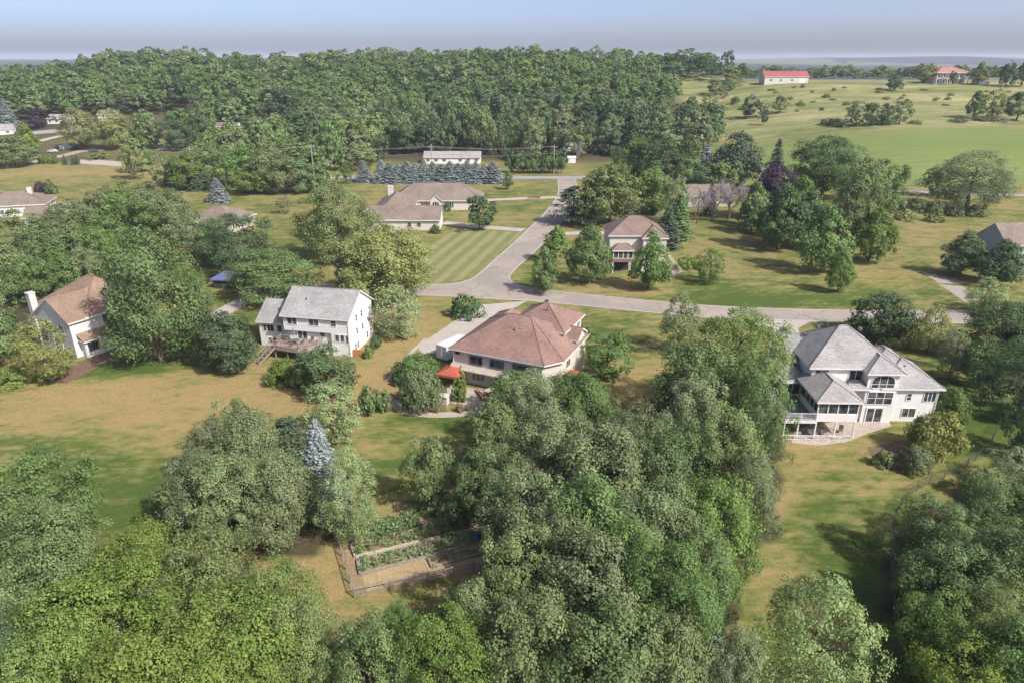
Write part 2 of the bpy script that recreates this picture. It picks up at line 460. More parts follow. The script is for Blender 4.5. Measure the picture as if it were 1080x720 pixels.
mead = k.mix(0.75, mead, k.mix(k.math('MULTIPLY_ADD', k.noise(0.16, 6, 0.8, tc, (0.35, 1, 1)), 4, -1.5, clamp=True), (0.62, 0.74, 0.60), (1.35, 1.22, 1.25)), 'MULTIPLY')
crop = k.mix(0.5, crop, k.mix(k.math('MULTIPLY_ADD', k.noise(0.35, 5, 0.7, tc, (0.15, 1, 1)), 3, -1, clamp=True), (0.78,) * 3, (1.18,) * 3), 'MULTIPLY')
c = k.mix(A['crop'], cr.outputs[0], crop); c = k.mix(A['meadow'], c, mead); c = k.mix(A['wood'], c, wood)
# distant farmland: a patchwork of fields and woods
sy = k.n('SeparateXYZ'); k.l(tc, sy.inputs[0])
vor = k.n('TexVoronoi', feature='F1'); vor.inputs['Scale'].default_value = 0.0026
mp = k.n('Mapping'); mp.inputs['Scale'].default_value = (1, 0.28, 1); k.l(tc, mp.inputs[0]); k.l(mp.outputs[0], vor.inputs['Vector'])
fr = k.n('ValToRGB'); k.l(vor.outputs['Color'], fr.inputs[0]); fr.color_ramp.interpolation = 'CONSTANT'
e = fr.color_ramp.elements; e[0].color = (0.018, 0.034, 0.020, 1); e[1].position = 0.8; e[1].color = (0.11, 0.11, 0.065, 1)
for p_, c_ in ((0.48, (0.036, 0.054, 0.025)), (0.58, (0.115, 0.151, 0.058)), (0.65, (0.029, 0.047, 0.022))):
    x_ = e.new(p_); x_.color = (*c_, 1)
farm = k.math('MULTIPLY_ADD', sy.outputs[1], 1 / 200, -800 / 200, clamp=True)
c = k.mix(farm, c, fr.outputs[0])
c = k.mix(0.55, c, k.mix(k.math('MULTIPLY_ADD', fin, 3, -1, clamp=True), (0.60,) * 3, (1.35,) * 3), 'MULTIPLY')
c = k.mix(0.6, c, k.mix(k.math('MULTIPLY_ADD', vf, 3, -1, clamp=True), (0.68,) * 3, (1.3,) * 3), 'MULTIPLY')
k.l(c, k.b.inputs['Base Color']); k.b.inputs['Roughness'].default_value = 0.95; k.b.inputs['Specular IOR Level'].default_value = 0.1
k.bump(k.math('ADD', fin, k.math('MULTIPLY', vf, 0.6)), 0.6, 0.12)
MAT['turf'] = k.m
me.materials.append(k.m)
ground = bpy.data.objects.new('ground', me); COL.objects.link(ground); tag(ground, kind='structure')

# striped mown lawn beside the ranch
k = NT('striped_turf'); tc = k.n('TexCoord').outputs['Object']
mp = k.n('Mapping'); mp.inputs['Rotation'].default_value = (0, 0, math.atan2(10.5, 43)); k.l(tc, mp.inputs[0])
sx = k.n('SeparateXYZ'); k.l(mp.outputs[0], sx.inputs[0])
fin = k.noise(2.6, 3, 0.7, tc); mid = k.noise(0.3, 4, 0.6, tc)
w_ = k.math('SINE', k.math('MULTIPLY_ADD', sx.outputs[0], 2 * math.pi / 3.7, k.math('MULTIPLY', mid, 1.6)))
w_ = k.math('MULTIPLY_ADD', w_, 1.0, 0.5, clamp=True)
f = k.math('ADD', k.math('MULTIPLY', w_, 0.8), k.math('MULTIPLY_ADD', mid, 1.4, -0.6), clamp=True)
c = k.mix(f, (0.215, 0.195, 0.080), (0.118, 0.145, 0.045))
c = k.mix(0.6, c, k.mix(k.math('MULTIPLY_ADD', fin, 3, -1, clamp=True), (0.7,) * 3, (1.25,) * 3), 'MULTIPLY')
k.l(c, k.b.inputs['Base Color']); k.b.inputs['Roughness'].default_value = 0.95; MAT['striped_turf'] = k.m


def sheet(name, pts, mat, z=0.02, kind='structure', **kw):
    b = MB(); b.add([(x, y, z) for x, y in pts], [tuple(range(len(pts)))])
    o = b.build(name, mat); return tag(o, kind=kind, **kw)


def strip(name, path, w, mat, lift=0.03, kind='structure', thick=0.0, **kw):
    pts = []
    for (x0, y0), (x1, y1) in zip(path[:-1], path[1:]):
        n = max(1, int(math.hypot(x1 - x0, y1 - y0) / 3))
        pts += [(x0 + (x1 - x0) * i / n, y0 + (y1 - y0) * i / n) for i in range(n)]
    pts.append(path[-1])
    b = MB(); V = []
    for i, (x, y) in enumerate(pts):
        a = pts[max(0, i - 1)]; c_ = pts[min(len(pts) - 1, i + 1)]
        dx, dy = c_[0] - a[0], c_[1] - a[1]; L = math.hypot(dx, dy) or 1
        nx_, ny_ = -dy / L * w / 2, dx / L * w / 2
        for s_ in (1, -1):
            px, py = x + nx_ * s_, y + ny_ * s_
            V.append((px, py, float(zg(px, py)) + lift))
    m = len(pts)
    b.add(V, [(2 * i + 1, 2 * i + 3, 2 * i + 2, 2 * i) for i in range(m - 1)])
    if thick:
        b.add([(x, y, z - thick) for x, y, z in V], [])
        for i in range(m - 1):
            b.f += [[2 * i, 2 * i + 2, 2 * m + 2 * i + 2, 2 * m + 2 * i], [2 * i + 3, 2 * i + 1, 2 * m + 2 * i + 1, 2 * m + 2 * i + 3]]; b.m += [0, 0]
    o = b.build(name, mat); return tag(o, kind=kind, **kw)


def smooth(pts, it=2):
    for _ in range(it):
        out = [pts[0]]
        for a, b in zip(pts[:-1], pts[1:]):
            out += [(a[0] * .75 + b[0] * .25, a[1] * .75 + b[1] * .25), (a[0] * .25 + b[0] * .75, a[1] * .25 + b[1] * .75)]
        pts = out + [pts[-1]]
    return pts


top_w = smooth([(-56, 141.3), (-24, 140.2), (-13, 140.6), (-9, 144), (-7.5, 148), (-5, 157), (5.5, 194.6), (16.7, 241), (18.5, 279.5)])
right_n = smooth([(25.5, 279.5), (23.5, 241), (14, 197), (6.8, 171), (-0.2, 150), (-0.8, 144), (1.5, 139.5), (6, 137), (21.3, 131.9), (38.7, 126.5), (60, 124.3), (90, 123.7), (220, 123.5)])
bottom = smooth([(220, 117), (90, 117.3), (60, 117.8), (38, 119.7), (20, 125.2), (4, 130), (-6, 131.5), (-19, 133.8), (-56, 135)])
sheet('street', top_w + right_n + bottom, 'asphalt', 0.03)
for pth in (top_w, right_n, bottom):
    strip('kerb', pth, 0.4, 'kerb_concrete', 0.08, thick=0.12)
strip('road', [(-128, 285), (0, 283.6), (60, 283.6), (75, 283.6)], 7.4, 'country_asphalt', 0.05)
strip('road', [at(u, v) for u, v in ((880, 199), (950, 202.5), (1010, 205), (1080, 206.5), (1200, 209))], 4.2, 'country_asphalt', 0.12)
strip('driveway', [P(468, 235), P(500, 239), P(552, 243)], 4.0, 'concrete', 0.05)
strip('driveway', [P(495, 213), P(520, 211), P(592, 208)], 3.8, 'concrete', 0.05)
strip('driveway', [P(588, 247), P(614, 246), P(640, 246)], 3.8, 'concrete', 0.05)
sheet('driveway', [P(*q) for q in ((504, 322), (556, 317.5), (545, 324), (528, 331), (480, 362), (468, 372), (446, 374), (440, 365), (470, 345))], 'concrete', 0.045)
strip('garden_path', smooth([P(450, 357), P(432, 373), P(418, 390), P(408, 402)]), 0.7, 'concrete', 0.05)
sheet('driveway', [P(*q) for q in ((786, 336), (858, 338), (842, 346), (846, 366), (812, 366), (815, 346))], 'concrete', 0.045)
strip('driveway', smooth([P(205, 345), P(235, 330), P(262, 314), P(285, 306)]), 4.0, 'concrete', 0.05)
strip('garden_path', smooth([P(413, 423), P(425, 433), P(447, 437.5), P(480, 437.5), P(528, 431)]), 1.5, 'stone', 0.04)
sheet('patio', [P(*q) for q in ((470, 404), (524, 414), (530, 432), (500, 434), (474, 424))], 'stone', 0.03)
sheet('patio', [P(*q) for q in ((882, 444), (934, 441), (941, 449), (915, 457), (893, 466), (862, 470), (835, 467), (838, 452))], 'stone', 0.035)
sheet('striped_lawn', [P(*q) for q in ((420, 306), (430, 280), (445, 262), (474, 246), (500, 243), (552, 245), (544, 252), (522, 270), (500, 289), (486, 296), (470, 299), (452, 301))], 'striped_turf', 0.022)
sheet('gravel', [P(*q) for q in ((972, 287), (1008, 294), (1020, 300), (990, 299))], 'gravel_mat', 0.03)
sheet('gravel', [P(*q) for q in ((990, 300), (1015, 302), (1034, 316), (1018, 319))], 'gravel_mat', 0.03)
sheet('country_drive', [at(*q) for q in ((86, 164), (104, 163), (104, 169), (128, 171), (128, 176), (84, 173))], 'concrete', 0.05)
strip('country_drive', [at(*q) for q in ((30, 172), (60, 166), (84, 160), (110, 158))], 6, 'gravel_mat', 0.05)
strip('country_drive', [at(*q) for q in ((40, 150), (55, 146), (70, 143))], 5, 'concrete', 0.05)
strip('road', [at(*q) for q in ((30, 141), (70, 138), (100, 138))], 10, 'country_asphalt', 0.05)
strip('country_drive', [at(*q) for q in ((165, 158), (200, 157), (240, 156))], 6, 'country_asphalt', 0.05)
strip('path', [at(*q) for q in ((880, 86.5), (940, 87.5), (1000, 88.2), (1070, 89))], 5, 'gravel_mat', 0.1)
def bed(pts, **kw):
    return sheet('flower_bed', [P(*q) for q in pts], 'mulch', 0.03)
bed([(412, 420), (420, 412), (455, 410), (470, 425), (470, 434), (445, 434), (425, 429)])
bed([(78, 386), (100, 372), (128, 362), (118, 378), (98, 390), (70, 404), (48, 403), (40, 396)])
bed([(915, 472), (945, 465), (985, 462), (990, 470), (975, 492), (950, 498), (928, 493)])
bed([(470, 300), (500, 300), (508, 330), (480, 336)][:0] or [(284, 398), (300, 395), (330, 398), (338, 412), (318, 410), (290, 404)])
# ------------------------------------------------------------------ trees
rng = np.random.default_rng(11)


def quads_from(c, n, size, asp=0.75):
    """leaf quads at centres c, normals n, edge lengths size"""
    N = len(c)
    n = n / np.linalg.norm(n, axis=1, keepdims=True)
    r = rng.normal(size=(N, 3)); t = np.cross(n, r); t /= np.linalg.norm(t, axis=1, keepdims=True) + 1e-9
    b = np.cross(n, t); s = (size * 0.5)[:, None]
    t = t * s; b = b * s * asp
    co = np.stack([c - t - b * .6, c + t * .2 - b, c + t + b * .5, c - t * .3 + b], 1).reshape(-1, 3)
    return co


def leaf_mesh(name, co, lv=None):
    nq = len(co) // 4
    me = fast_mesh(name, co, np.arange(nq * 4).reshape(-1, 4))
    a = me.attributes.new('lv', 'FLOAT', 'FACE')
    a.data.foreach_set('value', (rng.random(nq) if lv is None else lv).astype(np.float32))
    return me


def profile(shape, t):
    if shape == 'round': return 5.0 * np.sqrt(np.clip(1 - (2 * t - 0.86) ** 2 * 0.94, 0, 1)) ** 0.9 * (1 - 0.12 * t)
    if shape == 'open': return 5.0 * np.sqrt(np.clip(1 - (2 * t - 1.0) ** 2 * 0.9, 0, 1)) ** 0.8
    if shape == 'ovate': return 5.0 * np.clip(np.sin(np.pi * np.clip(t, 0, 1) ** 0.62), 0, 1) ** 0.75 * (1 - 0.15 * t)
    if shape == 'wispy': return 4.6 * np.clip(np.sin(np.pi * (0.10 + 0.88 * t)), 0, 1) ** 0.55
    if shape == 'bush': return 5.0 * np.sqrt(np.clip(1 - t ** 2.4, 0, 1))
    if shape == 'column': return 5.0 * np.clip(np.sin(np.pi * (0.16 + 0.84 * t)), 0, 1) ** 0.6 * (1 - 0.3 * t)


def crown(shape, seed, npuff, nleaf, leaf, pr=1.25, z0=1.5, z1=12.0, ragged=0.2):
    global rng
    rng = np.random.default_rng(seed)
    ph = rng.random(6) * 6.28
    tt = rng.random(npuff * 3)
    w = profile(shape, tt); tt = tt[rng.random(npuff * 3) < (w / 5.0)][:npuff]; n = len(tt)
    az = rng.random(n) * 2 * np.pi
    ragged *= 1.15
    lob = 1 + ragged * (np.sin(2 * az + ph[0] + 4 * tt) * 0.5 + np.sin(3 * az + ph[1] - 5 * tt) * 0.45 + np.sin(5 * az + ph[2] + 9 * tt) * 0.35)
    rr = profile(shape, tt) * lob
    k = rng.random(n); rad = (rr - pr * 0.55) * np.where(k < 0.66, 0.80 + 0.34 * rng.random(n), rng.random(n) ** 0.5 * 0.85)
    rad = np.clip(rad, 0, None)
    c = np.stack([np.cos(az) * rad, np.sin(az) * rad, z0 + (z1 - z0) * (tt * 0.93 + 0.03) + rng.normal(size=n) * 0.25], 1)
    ext = np.where(c[:, 2] > z1 - pr * .5, 0.8, 1.0)
    R = pr * (0.42 + 0.95 * rng.random(n) ** 1.3) * ext
    ctr = np.array([0, 0, z0 + (z1 - z0) * 0.45])
    co = []; lvs = []
    pl = rng.random(n)
    for i in range(n):
        m = int(nleaf * (R[i] / pr) ** 2)
        if m < 3: continue
        d = rng.normal(size=(m, 3)); d /= np.linalg.norm(d, axis=1, keepdims=True)
        out = c[i] - ctr; out = out / (np.linalg.norm(out) + 1e-6)
        d = d + out * 0.55 + np.array([0, 0, 0.25]); d /= np.linalg.norm(d, axis=1, keepdims=True)
        sh = R[i] * (0.55 + 0.5 * rng.random(m) ** 0.8 + 0.35 * (rng.random(m) < .12))
        p = c[i] + d * sh[:, None] * np.array([1.05, 1.05, 0.85])
        nn = d * 0.9 + out * 0.3 + np.array([0, 0, 0.35]) + rng.normal(size=(m, 3)) * 0.42
        co.append(quads_from(p, nn, leaf * (0.5 + 1.05 * rng.random(m) ** 1.8)))
        lvs.append(np.clip(0.15 + 0.6 * pl[i] + 0.7 * (rng.random(m) - 0.5), 0, 1))
    return leaf_mesh('crown', np.concatenate(co), np.concatenate(lvs))


def spruce(seed, levels, nb, nseg, leaf, wid=2.6, h=12.0):
    global rng
    rng = np.random.default_rng(seed); C = []; N = []; SZ = []
    for i in range(levels):
        t = (i + 0.5 * rng.random()) / levels
        z = 0.35 + (h - 0.5) * t; r = wid * (1 - t) ** 0.68 + 0.12
        m = max(4, int(nb * (0.35 + 0.65 * (1 - t))))
        a0 = rng.random() * 6.28
        for j in range(m):
            a = a0 + 6.283 * j / m + rng.normal() * 0.12; L = r * (0.78 + 0.34 * rng.random())
            for s_ in range(nseg):
                f = (s_ + 0.6) / nseg
                for side in (-1, 0, 1):
                    aa = a + side * 0.16 * (1 - .3 * f)
                    C.append((math.cos(aa) * L * f, math.sin(aa) * L * f, z - 0.32 * L * f * f + 0.16 * rng.normal() * 0.5 + (0.1 if side == 0 else 0)))
                    N.append((math.cos(aa) * 0.55 + rng.normal() * .28, math.sin(aa) * 0.55 + rng.normal() * .28, 0.9)); SZ.append(leaf * (0.7 + 0.6 * rng.random()) * (1.15 - 0.4 * t))
    C.append((0, 0, h - 0.1)); N.append((1, 0, .2)); SZ.append(leaf * .6)
    co = quads_from(np.array(C), np.array(N), np.array(SZ), 0.7)
    return leaf_mesh('crown', co)


def pine(seed, npuff, nleaf, leaf, h=12.0):
    global rng
    rng = np.random.default_rng(seed); co = []
    for i in range(npuff):
        t = (i + rng.random()) / npuff; z = 2.2 + 9.3 * t
        r = 4.2 * (1 - t) ** 0.6 * (0.35 + 0.75 * rng.random()); a = rng.random() * 6.28
        c = np.array([math.cos(a) * r, math.sin(a) * r, z]); m = nleaf
        d = rng.normal(size=(m, 3)); d /= np.linalg.norm(d, axis=1, keepdims=True)
        R = 1.25 * (1.15 - 0.55 * t)
        p = c + d * R * (0.4 + 0.7 * rng.random((m, 1))) * np.array([1.15, 1.15, 0.34])
        co.append(quads_from(p, d * 0.5 + np.array([0, 0, 0.9]) + rng.normal(size=(m, 3)) * 0.5, leaf * (0.6 + 0.8 * rng.random(m)), 0.6))
    return leaf_mesh('crown', np.concatenate(co))


def tube(b, pts, rads, n=5, mat=0):
    for (a, ra), (c, rc) in zip(zip(pts[:-1], rads[:-1]), zip(pts[1:], rads[1:])):
        b.bar(a, c, ra, mat, n, rc)


def trunk_mb(seed, h=12.0, r=0.24, limbs=7, fork=0.28, top=0.8, spread=3.2):
    rd = random.Random(seed); b = MB()
    pts = [(0, 0, -0.3)]; rads = [r * 1.35]
    for i in range(1, 7):
        z = h * top * i / 6; pts.append((rd.uniform(-.18, .18) * i * .4, rd.uniform(-.18, .18) * i * .4, z)); rads.append(r * (1 - 0.85 * i / 6) + 0.02)
    tube(b, pts, rads, 6)
    for i in range(limbs):
        z = h * (fork + (top - fork - .05) * i / limbs); a = i * 2.4 + rd.random()
        k_ = z / (h * top) * 6; j = min(5, int(k_)); fr_ = k_ - j
        s_ = [pts[j][q_] * (1 - fr_) + pts[j + 1][q_] * fr_ for q_ in range(3)]
        L = spread * (1 - 0.5 * i / limbs) * rd.uniform(.8, 1.1)
        p1 = (s_[0] + math.cos(a) * L * .45, s_[1] + math.sin(a) * L * .45, s_[2] + L * .42)
        p2 = (s_[0] + math.cos(a + .2) * L, s_[1] + math.sin(a + .2) * L, s_[2] + L * .8)
        tube(b, [s_, p1, p2], [r * .45, r * .28, .03], 4)
    return b


def bare(seed):
    """leafless twiggy crown"""
    rd = random.Random(seed); b = MB()
    def grow(p, d, L, r, lvl):
        q_ = p + d * L; b.bar(p, q_, r, 0, 3, r * .6)
        if lvl == 0: return
        for _ in range(4 if lvl > 1 else 5):
            e_ = (d + Vector((rd.uniform(-1, 1), rd.uniform(-1, 1), rd.uniform(-.35, .75))) * 0.75).normalized()
            grow(p + d * L * rd.uniform(.45, 1), e_, L * rd.uniform(.6, .8), r * .6, lvl - 1)
    for i in range(6):
        a = i * 1.05; grow(Vector((0, 0, 1.5 + i * .4)), Vector((math.cos(a) * .7, math.sin(a) * .7, .75)).normalized(), 3.0, .13, 4)
    me = bpy.data.meshes.new('crown'); me.from_pydata(b.v, [], b.f)
    return me


PROTO = {}; EXT = {}


def proto(shape, lod, k):
    key = (shape, lod, k)
    if key in PROTO: return PROTO[key]
    sd_ = abs(hash((len(shape) * 31 + ord(shape[0]), lod, k))) % 9973 if False else (ord(shape[0]) * 17 + ord(shape[-1]) * 5 + lod * 101 + k * 37)
    npf, nl, lf = ((200, 250, 0.215), (150, 105, 0.37), (72, 55, 0.68), (60, 36, 0.92))[lod]
    if shape == 'round': m = crown('round', sd_, int(npf * .85), nl, lf, 1.2)
    elif shape == 'feather': m = crown('open', sd_, int(npf * 1.5), int(nl * .62), lf * .85, 0.95, ragged=.22)
    elif shape == 'open': m = crown('open', sd_, int(npf * .72), nl, lf, 1.15, .7, 12, ragged=.26)
    elif shape == 'ovate': m = crown('ovate', sd_, npf, int(nl * .9), lf, 1.1, 1.3, 12, ragged=.10)
    elif shape == 'wispy': m = crown('wispy', sd_, int(npf * 1.1), int(nl * .6), lf * .8, 0.9, .9, 12, ragged=.24)
    elif shape == 'column': m = crown('column', sd_, int(npf * 2), int(nl * .8), lf, .9, .2, 12, ragged=.02)
    elif shape == 'bush': m = crown('bush', sd_, int(npf * .85), int(nl * .8), lf, 1.15, .2, 6.0, ragged=.09)
    elif shape == 'spruce': m = spruce(sd_, (30, 24, 14)[lod], (26, 20, 11)[lod], (6, 4, 3)[lod], (.30, .46, .75)[lod])
    elif shape == 'pine': m = pine(sd_, (80, 60, 40)[lod], (130, 70, 34)[lod], (.28, .44, .7)[lod])
    elif shape == 'bare': m = bare(sd_)
    n = len(m.vertices); a = np.empty(n * 3, np.float32); m.vertices.foreach_get('co', a); a = a.reshape(-1, 3)
    EXT[key] = (2 * float(np.percentile(np.hypot(a[:, 0], a[:, 1]), 95)), float(np.percentile(a[:, 2], 99.7)))
    PROTO[key] = m
    return m


TRUNK = {}


def trunk(shape, k):
    key = ('sp' if shape in ('spruce', 'pine', 'column') else 'bu' if shape == 'bush' else 'br', k)
    if key not in TRUNK:
        if key[0] == 'sp': b = trunk_mb(k, 12, .2, 3, .3, .95, .8)
        elif key[0] == 'bu': b = trunk_mb(k, 6, .12, 5, .08, .75, 2.4)
        else: b = trunk_mb(k, 12, .27, 8)
        me = bpy.data.meshes.new('trunk'); me.from_pydata(b.v, [], b.f); TRUNK[key] = me
    return TRUNK[key]




def put_tree(name, shape, mat, x, y, w, h, label, cat='tree', group=None, lod=None, trunk_mat='bark', k=None):
    z = float(zg(x, y)); dp = depth(x, y, z + h / 2)
    if lod is None:
        px = max(w, h * .8) / 10 * FPX / dp
        lod = 0 if px * .37 > 2.7 else 1 if px * .68 > 2.4 or shape == 'spruce' else 2
    if k is None: k = random.randrange(3 if lod < 2 else 4)
    e = empty(name, (x, y, z), random.uniform(0, 6.28), label, cat, group)
    me = proto(shape, lod, k); ew, eh = EXT[(shape, lod, k)]
    sx = w / ew; sz = h / eh
    if not me.materials: me.materials.append(MAT[mat])
    c = bpy.data.objects.new('twigs' if shape == 'bare' else 'foliage' if shape == 'bush' else 'crown', me); COL.objects.link(c); c.parent = e; c.scale = (sx, sx, sz)
    c.material_slots[0].link = 'OBJECT'; c.material_slots[0].material = MAT[mat]
    tm = trunk(shape, k)
    if not tm.materials: tm.materials.append(MAT[trunk_mat])
    t = bpy.data.objects.new('stem' if shape == 'bush' else 'trunk', tm); COL.objects.link(t); t.parent = e; t.scale = (sx, sx, sz)
    t.material_slots[0].link = 'OBJECT'; t.material_slots[0].material = MAT[trunk_mat]
    return e


def tb(name, shape, mat, u, vt, vb, w, label, **kw):
    """tree by its base and top in the photograph"""
    x, y = at(u, vb); z = float(zg(x, y))
    b = -(vt - 360) / FPX
    Z = (b * y * CP - y * SP) / (CP + b * SP) + CAM_H
    h = max(0.8, Z - z)
    wm = w / FPX * depth(x, y, z + h * .5)
    h = max(h - wm * 0.10, h * .8)            # the far shoulder of the crown shows above its top
    return put_tree(name, shape, mat, x, y, wm, h, label, **kw)


def tc_(name, shape, mat, u, v, w, h, label, **kw):
    """tree by the middle of its crown and its height in metres"""
    x, y = at(u, v, h * .6); z = float(zg(x, y))
    return put_tree(name, shape, mat, x, y, w / FPX * depth(x, y, z + h * .6), h, label, **kw)
BT, SP_, PN, SH = 'broadleaf_tree', 'spruce_tree', 'pine_tree', 'shrub'
mg, bgm, dg, gg, ol, pg, pu, bl, dn, tw, dr = ('mid_green_leaves', 'bright_green_leaves', 'deep_green_leaves', 'grey_green_leaves', 'olive_leaves',
    'pale_green_leaves', 'purple_leaves', 'blue_needles', 'dark_needles', 'twigs_grey', 'dry_leaves')
# --- foreground, lower left: feathery yellow green grove
G1 = 'feathery yellow green trees filling the lower left'
L1 = 'feathery yellow green tree in the grove at the lower left below the lawn'
for u, v, w, h in [(120, 655, 165, 11), (215, 620, 135, 11), (250, 685, 165, 11), (150, 605, 110, 10), (315, 680, 95, 10), (170, 720, 165, 11), (60, 705, 120, 10), (290, 640, 95, 10)]:
    tc_(BT, 'feather', bgm, u, v, w, h, L1, group=G1)
tc_(BT, 'feather', mg, 45, 530, 120, 13, 'large mid green tree at the left edge beside the green corner of the dry lawn')
tc_(BT, 'feather', mg, 60, 590, 120, 12, 'mid green tree between the left edge tree and the yellow green grove')
tc_(BT, 'round', mg, -15, 570, 130, 12, 'mid green tree cut by the left edge of the frame below the lawn')
tc_(BT, 'round', pg, 5, 640, 60, 8, 'small pale grey green tree at the lower left edge of the frame')
tc_(BT, 'round', dg, 10, 695, 90, 9, 'dark green tree filling the bottom left corner')
# bottom middle
tc_(BT, 'feather', bgm, 465, 700, 110, 11, 'bright green tree at the bottom edge just below the garden')
tc_(BT, 'open', mg, 390, 705, 100, 10, 'mid green tree at the bottom edge left of the one below the garden')
tc_(BT, 'open', mg, 420, 668, 50, 7, 'small loose green tree close below the straw path of the garden')
# bottom right pale tree
tc_(BT, 'wispy', pg, 862, 668, 125, 12, 'silvery pale green tree standing alone on the lawn at the bottom right')
tc_(BT, 'wispy', gg, 778, 705, 60, 9, 'grey green tree at the bottom edge left of the silvery pale tree')
tb(SP_, 'spruce', bl, 748, 668, 735, 55, 'grey blue spruce at the bottom edge by the central grove')
# --- right hand tree belt
G2 = 'trees in the belt along the lower right edge'
L2 = 'green tree in the belt between the lower right lawn and the right edge'
for u, v, w, h, s_, m in [(992, 560, 82, 8, 'open', mg), (1058, 548, 85, 9, 'feather', mg), (1005, 612, 100, 9, 'open', mg), (1072, 605, 100, 10, 'round', mg),
                       (1000, 670, 95, 8, 'feather', mg), (1060, 675, 120, 9, 'feather', bgm), (1025, 720, 120, 8, 'feather', bgm), (1085, 715, 110, 10, 'round', mg),
                       (972, 612, 48, 6, 'open', mg), (1108, 540, 80, 10, 'round', dg)]:
    tc_(BT, s_, m, u, v, w, h, L2, group=G2)
tc_(BT, 'round', dg, 1060, 345, 78, 10, 'dark green tree at the right edge, farthest of the dark group beside the lawn')
tc_(BT, 'open', dg, 1085, 395, 90, 11, 'tall dark green tree at the right edge above the narrow green lawn')
tc_(BT, 'round', mg, 1040, 378, 46, 8, 'mid green tree on the lawn side of the dark group at the right edge')
tc_(BT, 'round', dg, 1100, 345, 70, 11, 'dark tree cut by the right edge behind the dark group')
tc_(BT, 'open', dg, 1088, 450, 50, 7, 'dark low tree at the right edge beside the curved fence line')
tc_(BT, 'wispy', pg, 1070, 488, 50, 5, 'pale green low tree at the right edge, first of the lower belt')
tc_(SH, 'bush', pg, 1040, 508, 50, 3.5, 'pale bushy growth at the upper end of the lower right belt', cat='shrub')
tb(BT, 'wispy', pg, 1035, 288, 330, 44, 'pale grey green tree below the pair of dark round trees at the right')
# --- central grove
G3 = 'grey green trees of the dense grove in the middle'
L3 = 'grey green tree within the dense grove between the rose roofed and the grey roofed house'
mats3 = [gg, mg, gg, gg, mg]
for i, (u, v, w, h) in enumerate([(560, 430, 82, 11), (612, 430, 80, 11), (672, 468, 80, 11), (590, 480, 100, 12), (520, 505, 75, 10),
                                  (640, 500, 105, 13), (700, 500, 105, 13), (760, 480, 100, 13), (560, 545, 100, 12), (620, 560, 110, 13), (690, 570, 115, 13), (755, 555, 100, 12),
                                  (550, 615, 105, 12), (625, 630, 125, 13), (700, 640, 120, 13), (560, 685, 120, 12), (640, 705, 140, 12), (705, 705, 90, 11), (790, 520, 70, 11), (740, 610, 80, 11), (590, 590, 80, 11), (660, 600, 90, 12),
                                  (520, 455, 60, 9), (735, 440, 80, 12), (800, 460, 55, 12), (500, 655, 70, 9), (645, 455, 55, 9)]):
    tc_(BT, ['open', 'round', 'feather', 'open'][i % 4], mats3[i % 5], u, v, w, h, L3, group=G3)
tc_(BT, 'feather', bgm, 778, 375, 100, 16, 'tall bright green tree left of the grey roofed house with the white deck')
tc_(BT, 'round', mg, 740, 400, 95, 14, 'wide green tree just left of the bright green one by the grey roofed house')
tc_(BT, 'open', mg, 795, 425, 70, 14, 'green tree whose crown reaches the white deck of the grey roofed house')
tb(BT, 'wispy', gg, 714, 303, 372, 48, 'thin grey green tree rising in front of the street above the central grove')
tb(BT, 'open', mg, 640, 345, 398, 58, 'small open tree on the lawn right of the rose roofed house')
tb(SH, 'bush', mg, 612, 340, 362, 22, 'shrub against the right wall of the rose roofed house', cat='shrub')
tb(BT, 'round', mg, 545, 388, 440, 70, 'round green tree in front of the patio of the rose roofed house')
tb(BT, 'round', mg, 598, 388, 445, 75, 'round green tree before the right front corner of the rose roofed house')
tb(SP_, 'column', bgm, 487, 385, 424, 11, 'narrow columnar evergreen, taller of two by the red canopy', cat='evergreen')
tb(SP_, 'column', bgm, 481, 397, 424, 10, 'narrow columnar evergreen, shorter of two by the red canopy', cat='evergreen')
tb(BT, 'open', gg, 456, 458, 540, 56, 'grey green tree standing at the back corner of the garden')
tb(BT, 'round', mg, 500, 470, 548, 36, 'green tree leaning over the shaded end of the garden')
tb(SH, 'bush', dg, 478, 524, 556, 36, 'dark shrub in the shade behind the garden beds', cat='shrub')
tb(SH, 'bush', gg, 474, 640, 672, 60, 'dark leafy thicket in front of the shaded garden end', cat='shrub')
tb(SH, 'bush', gg, 510, 605, 640, 50, 'leafy thicket at the right end of the straw path', cat='shrub')
# --- left of the garden
tb(SP_, 'spruce', bl, 343, 438, 536, 48, 'silver blue spruce standing between green trees left of the garden')
tb(BT, 'wispy', pg, 373, 470, 573, 64, 'light green tree at the left end of the garden fence')
tb(BT, 'wispy', pg, 355, 395, 468, 62, 'light green tree directly behind the silver blue spruce')
G4 = 'grey green trees of the clump on the dry lawn'
L4 = 'grey green tree in the clump on the dry lawn left of the silver spruce'
for i, (u, v, w, h) in enumerate([(225, 475, 75, 9), (262, 470, 70, 10), (205, 515, 75, 9), (245, 520, 90, 10), (290, 520, 80, 10), (228, 545, 60, 7), (190, 530, 50, 7)]):
    tc_(BT, ['open', 'round', 'open'][i % 3], gg, u, v, w, h, L4, group=G4)
tb(BT, 'open', gg, 258, 417, 500, 60, 'tallest grey green tree at the top of the clump on the dry lawn')
tc_(BT, 'round', mg, 303, 512, 62, 8, 'rounded brighter green tree at the right end of the clump on the dry lawn')
tb(PN, 'pine', dn, 309, 436, 500, 50, 'dark upright pine between the clump and the silver blue spruce')
tb(SH, 'bush', mg, 392, 404, 437, 26, 'small round tree on the lawn left of the curved stone path', cat='shrub')
tb(SH, 'bush', gg, 407, 408, 432, 16, 'small shrub beside the little round tree near the curved path', cat='shrub')
tb(SH, 'bush', gg, 445, 383, 432, 46, 'grey olive shrub in the bed beside the red canopy', cat='shrub')
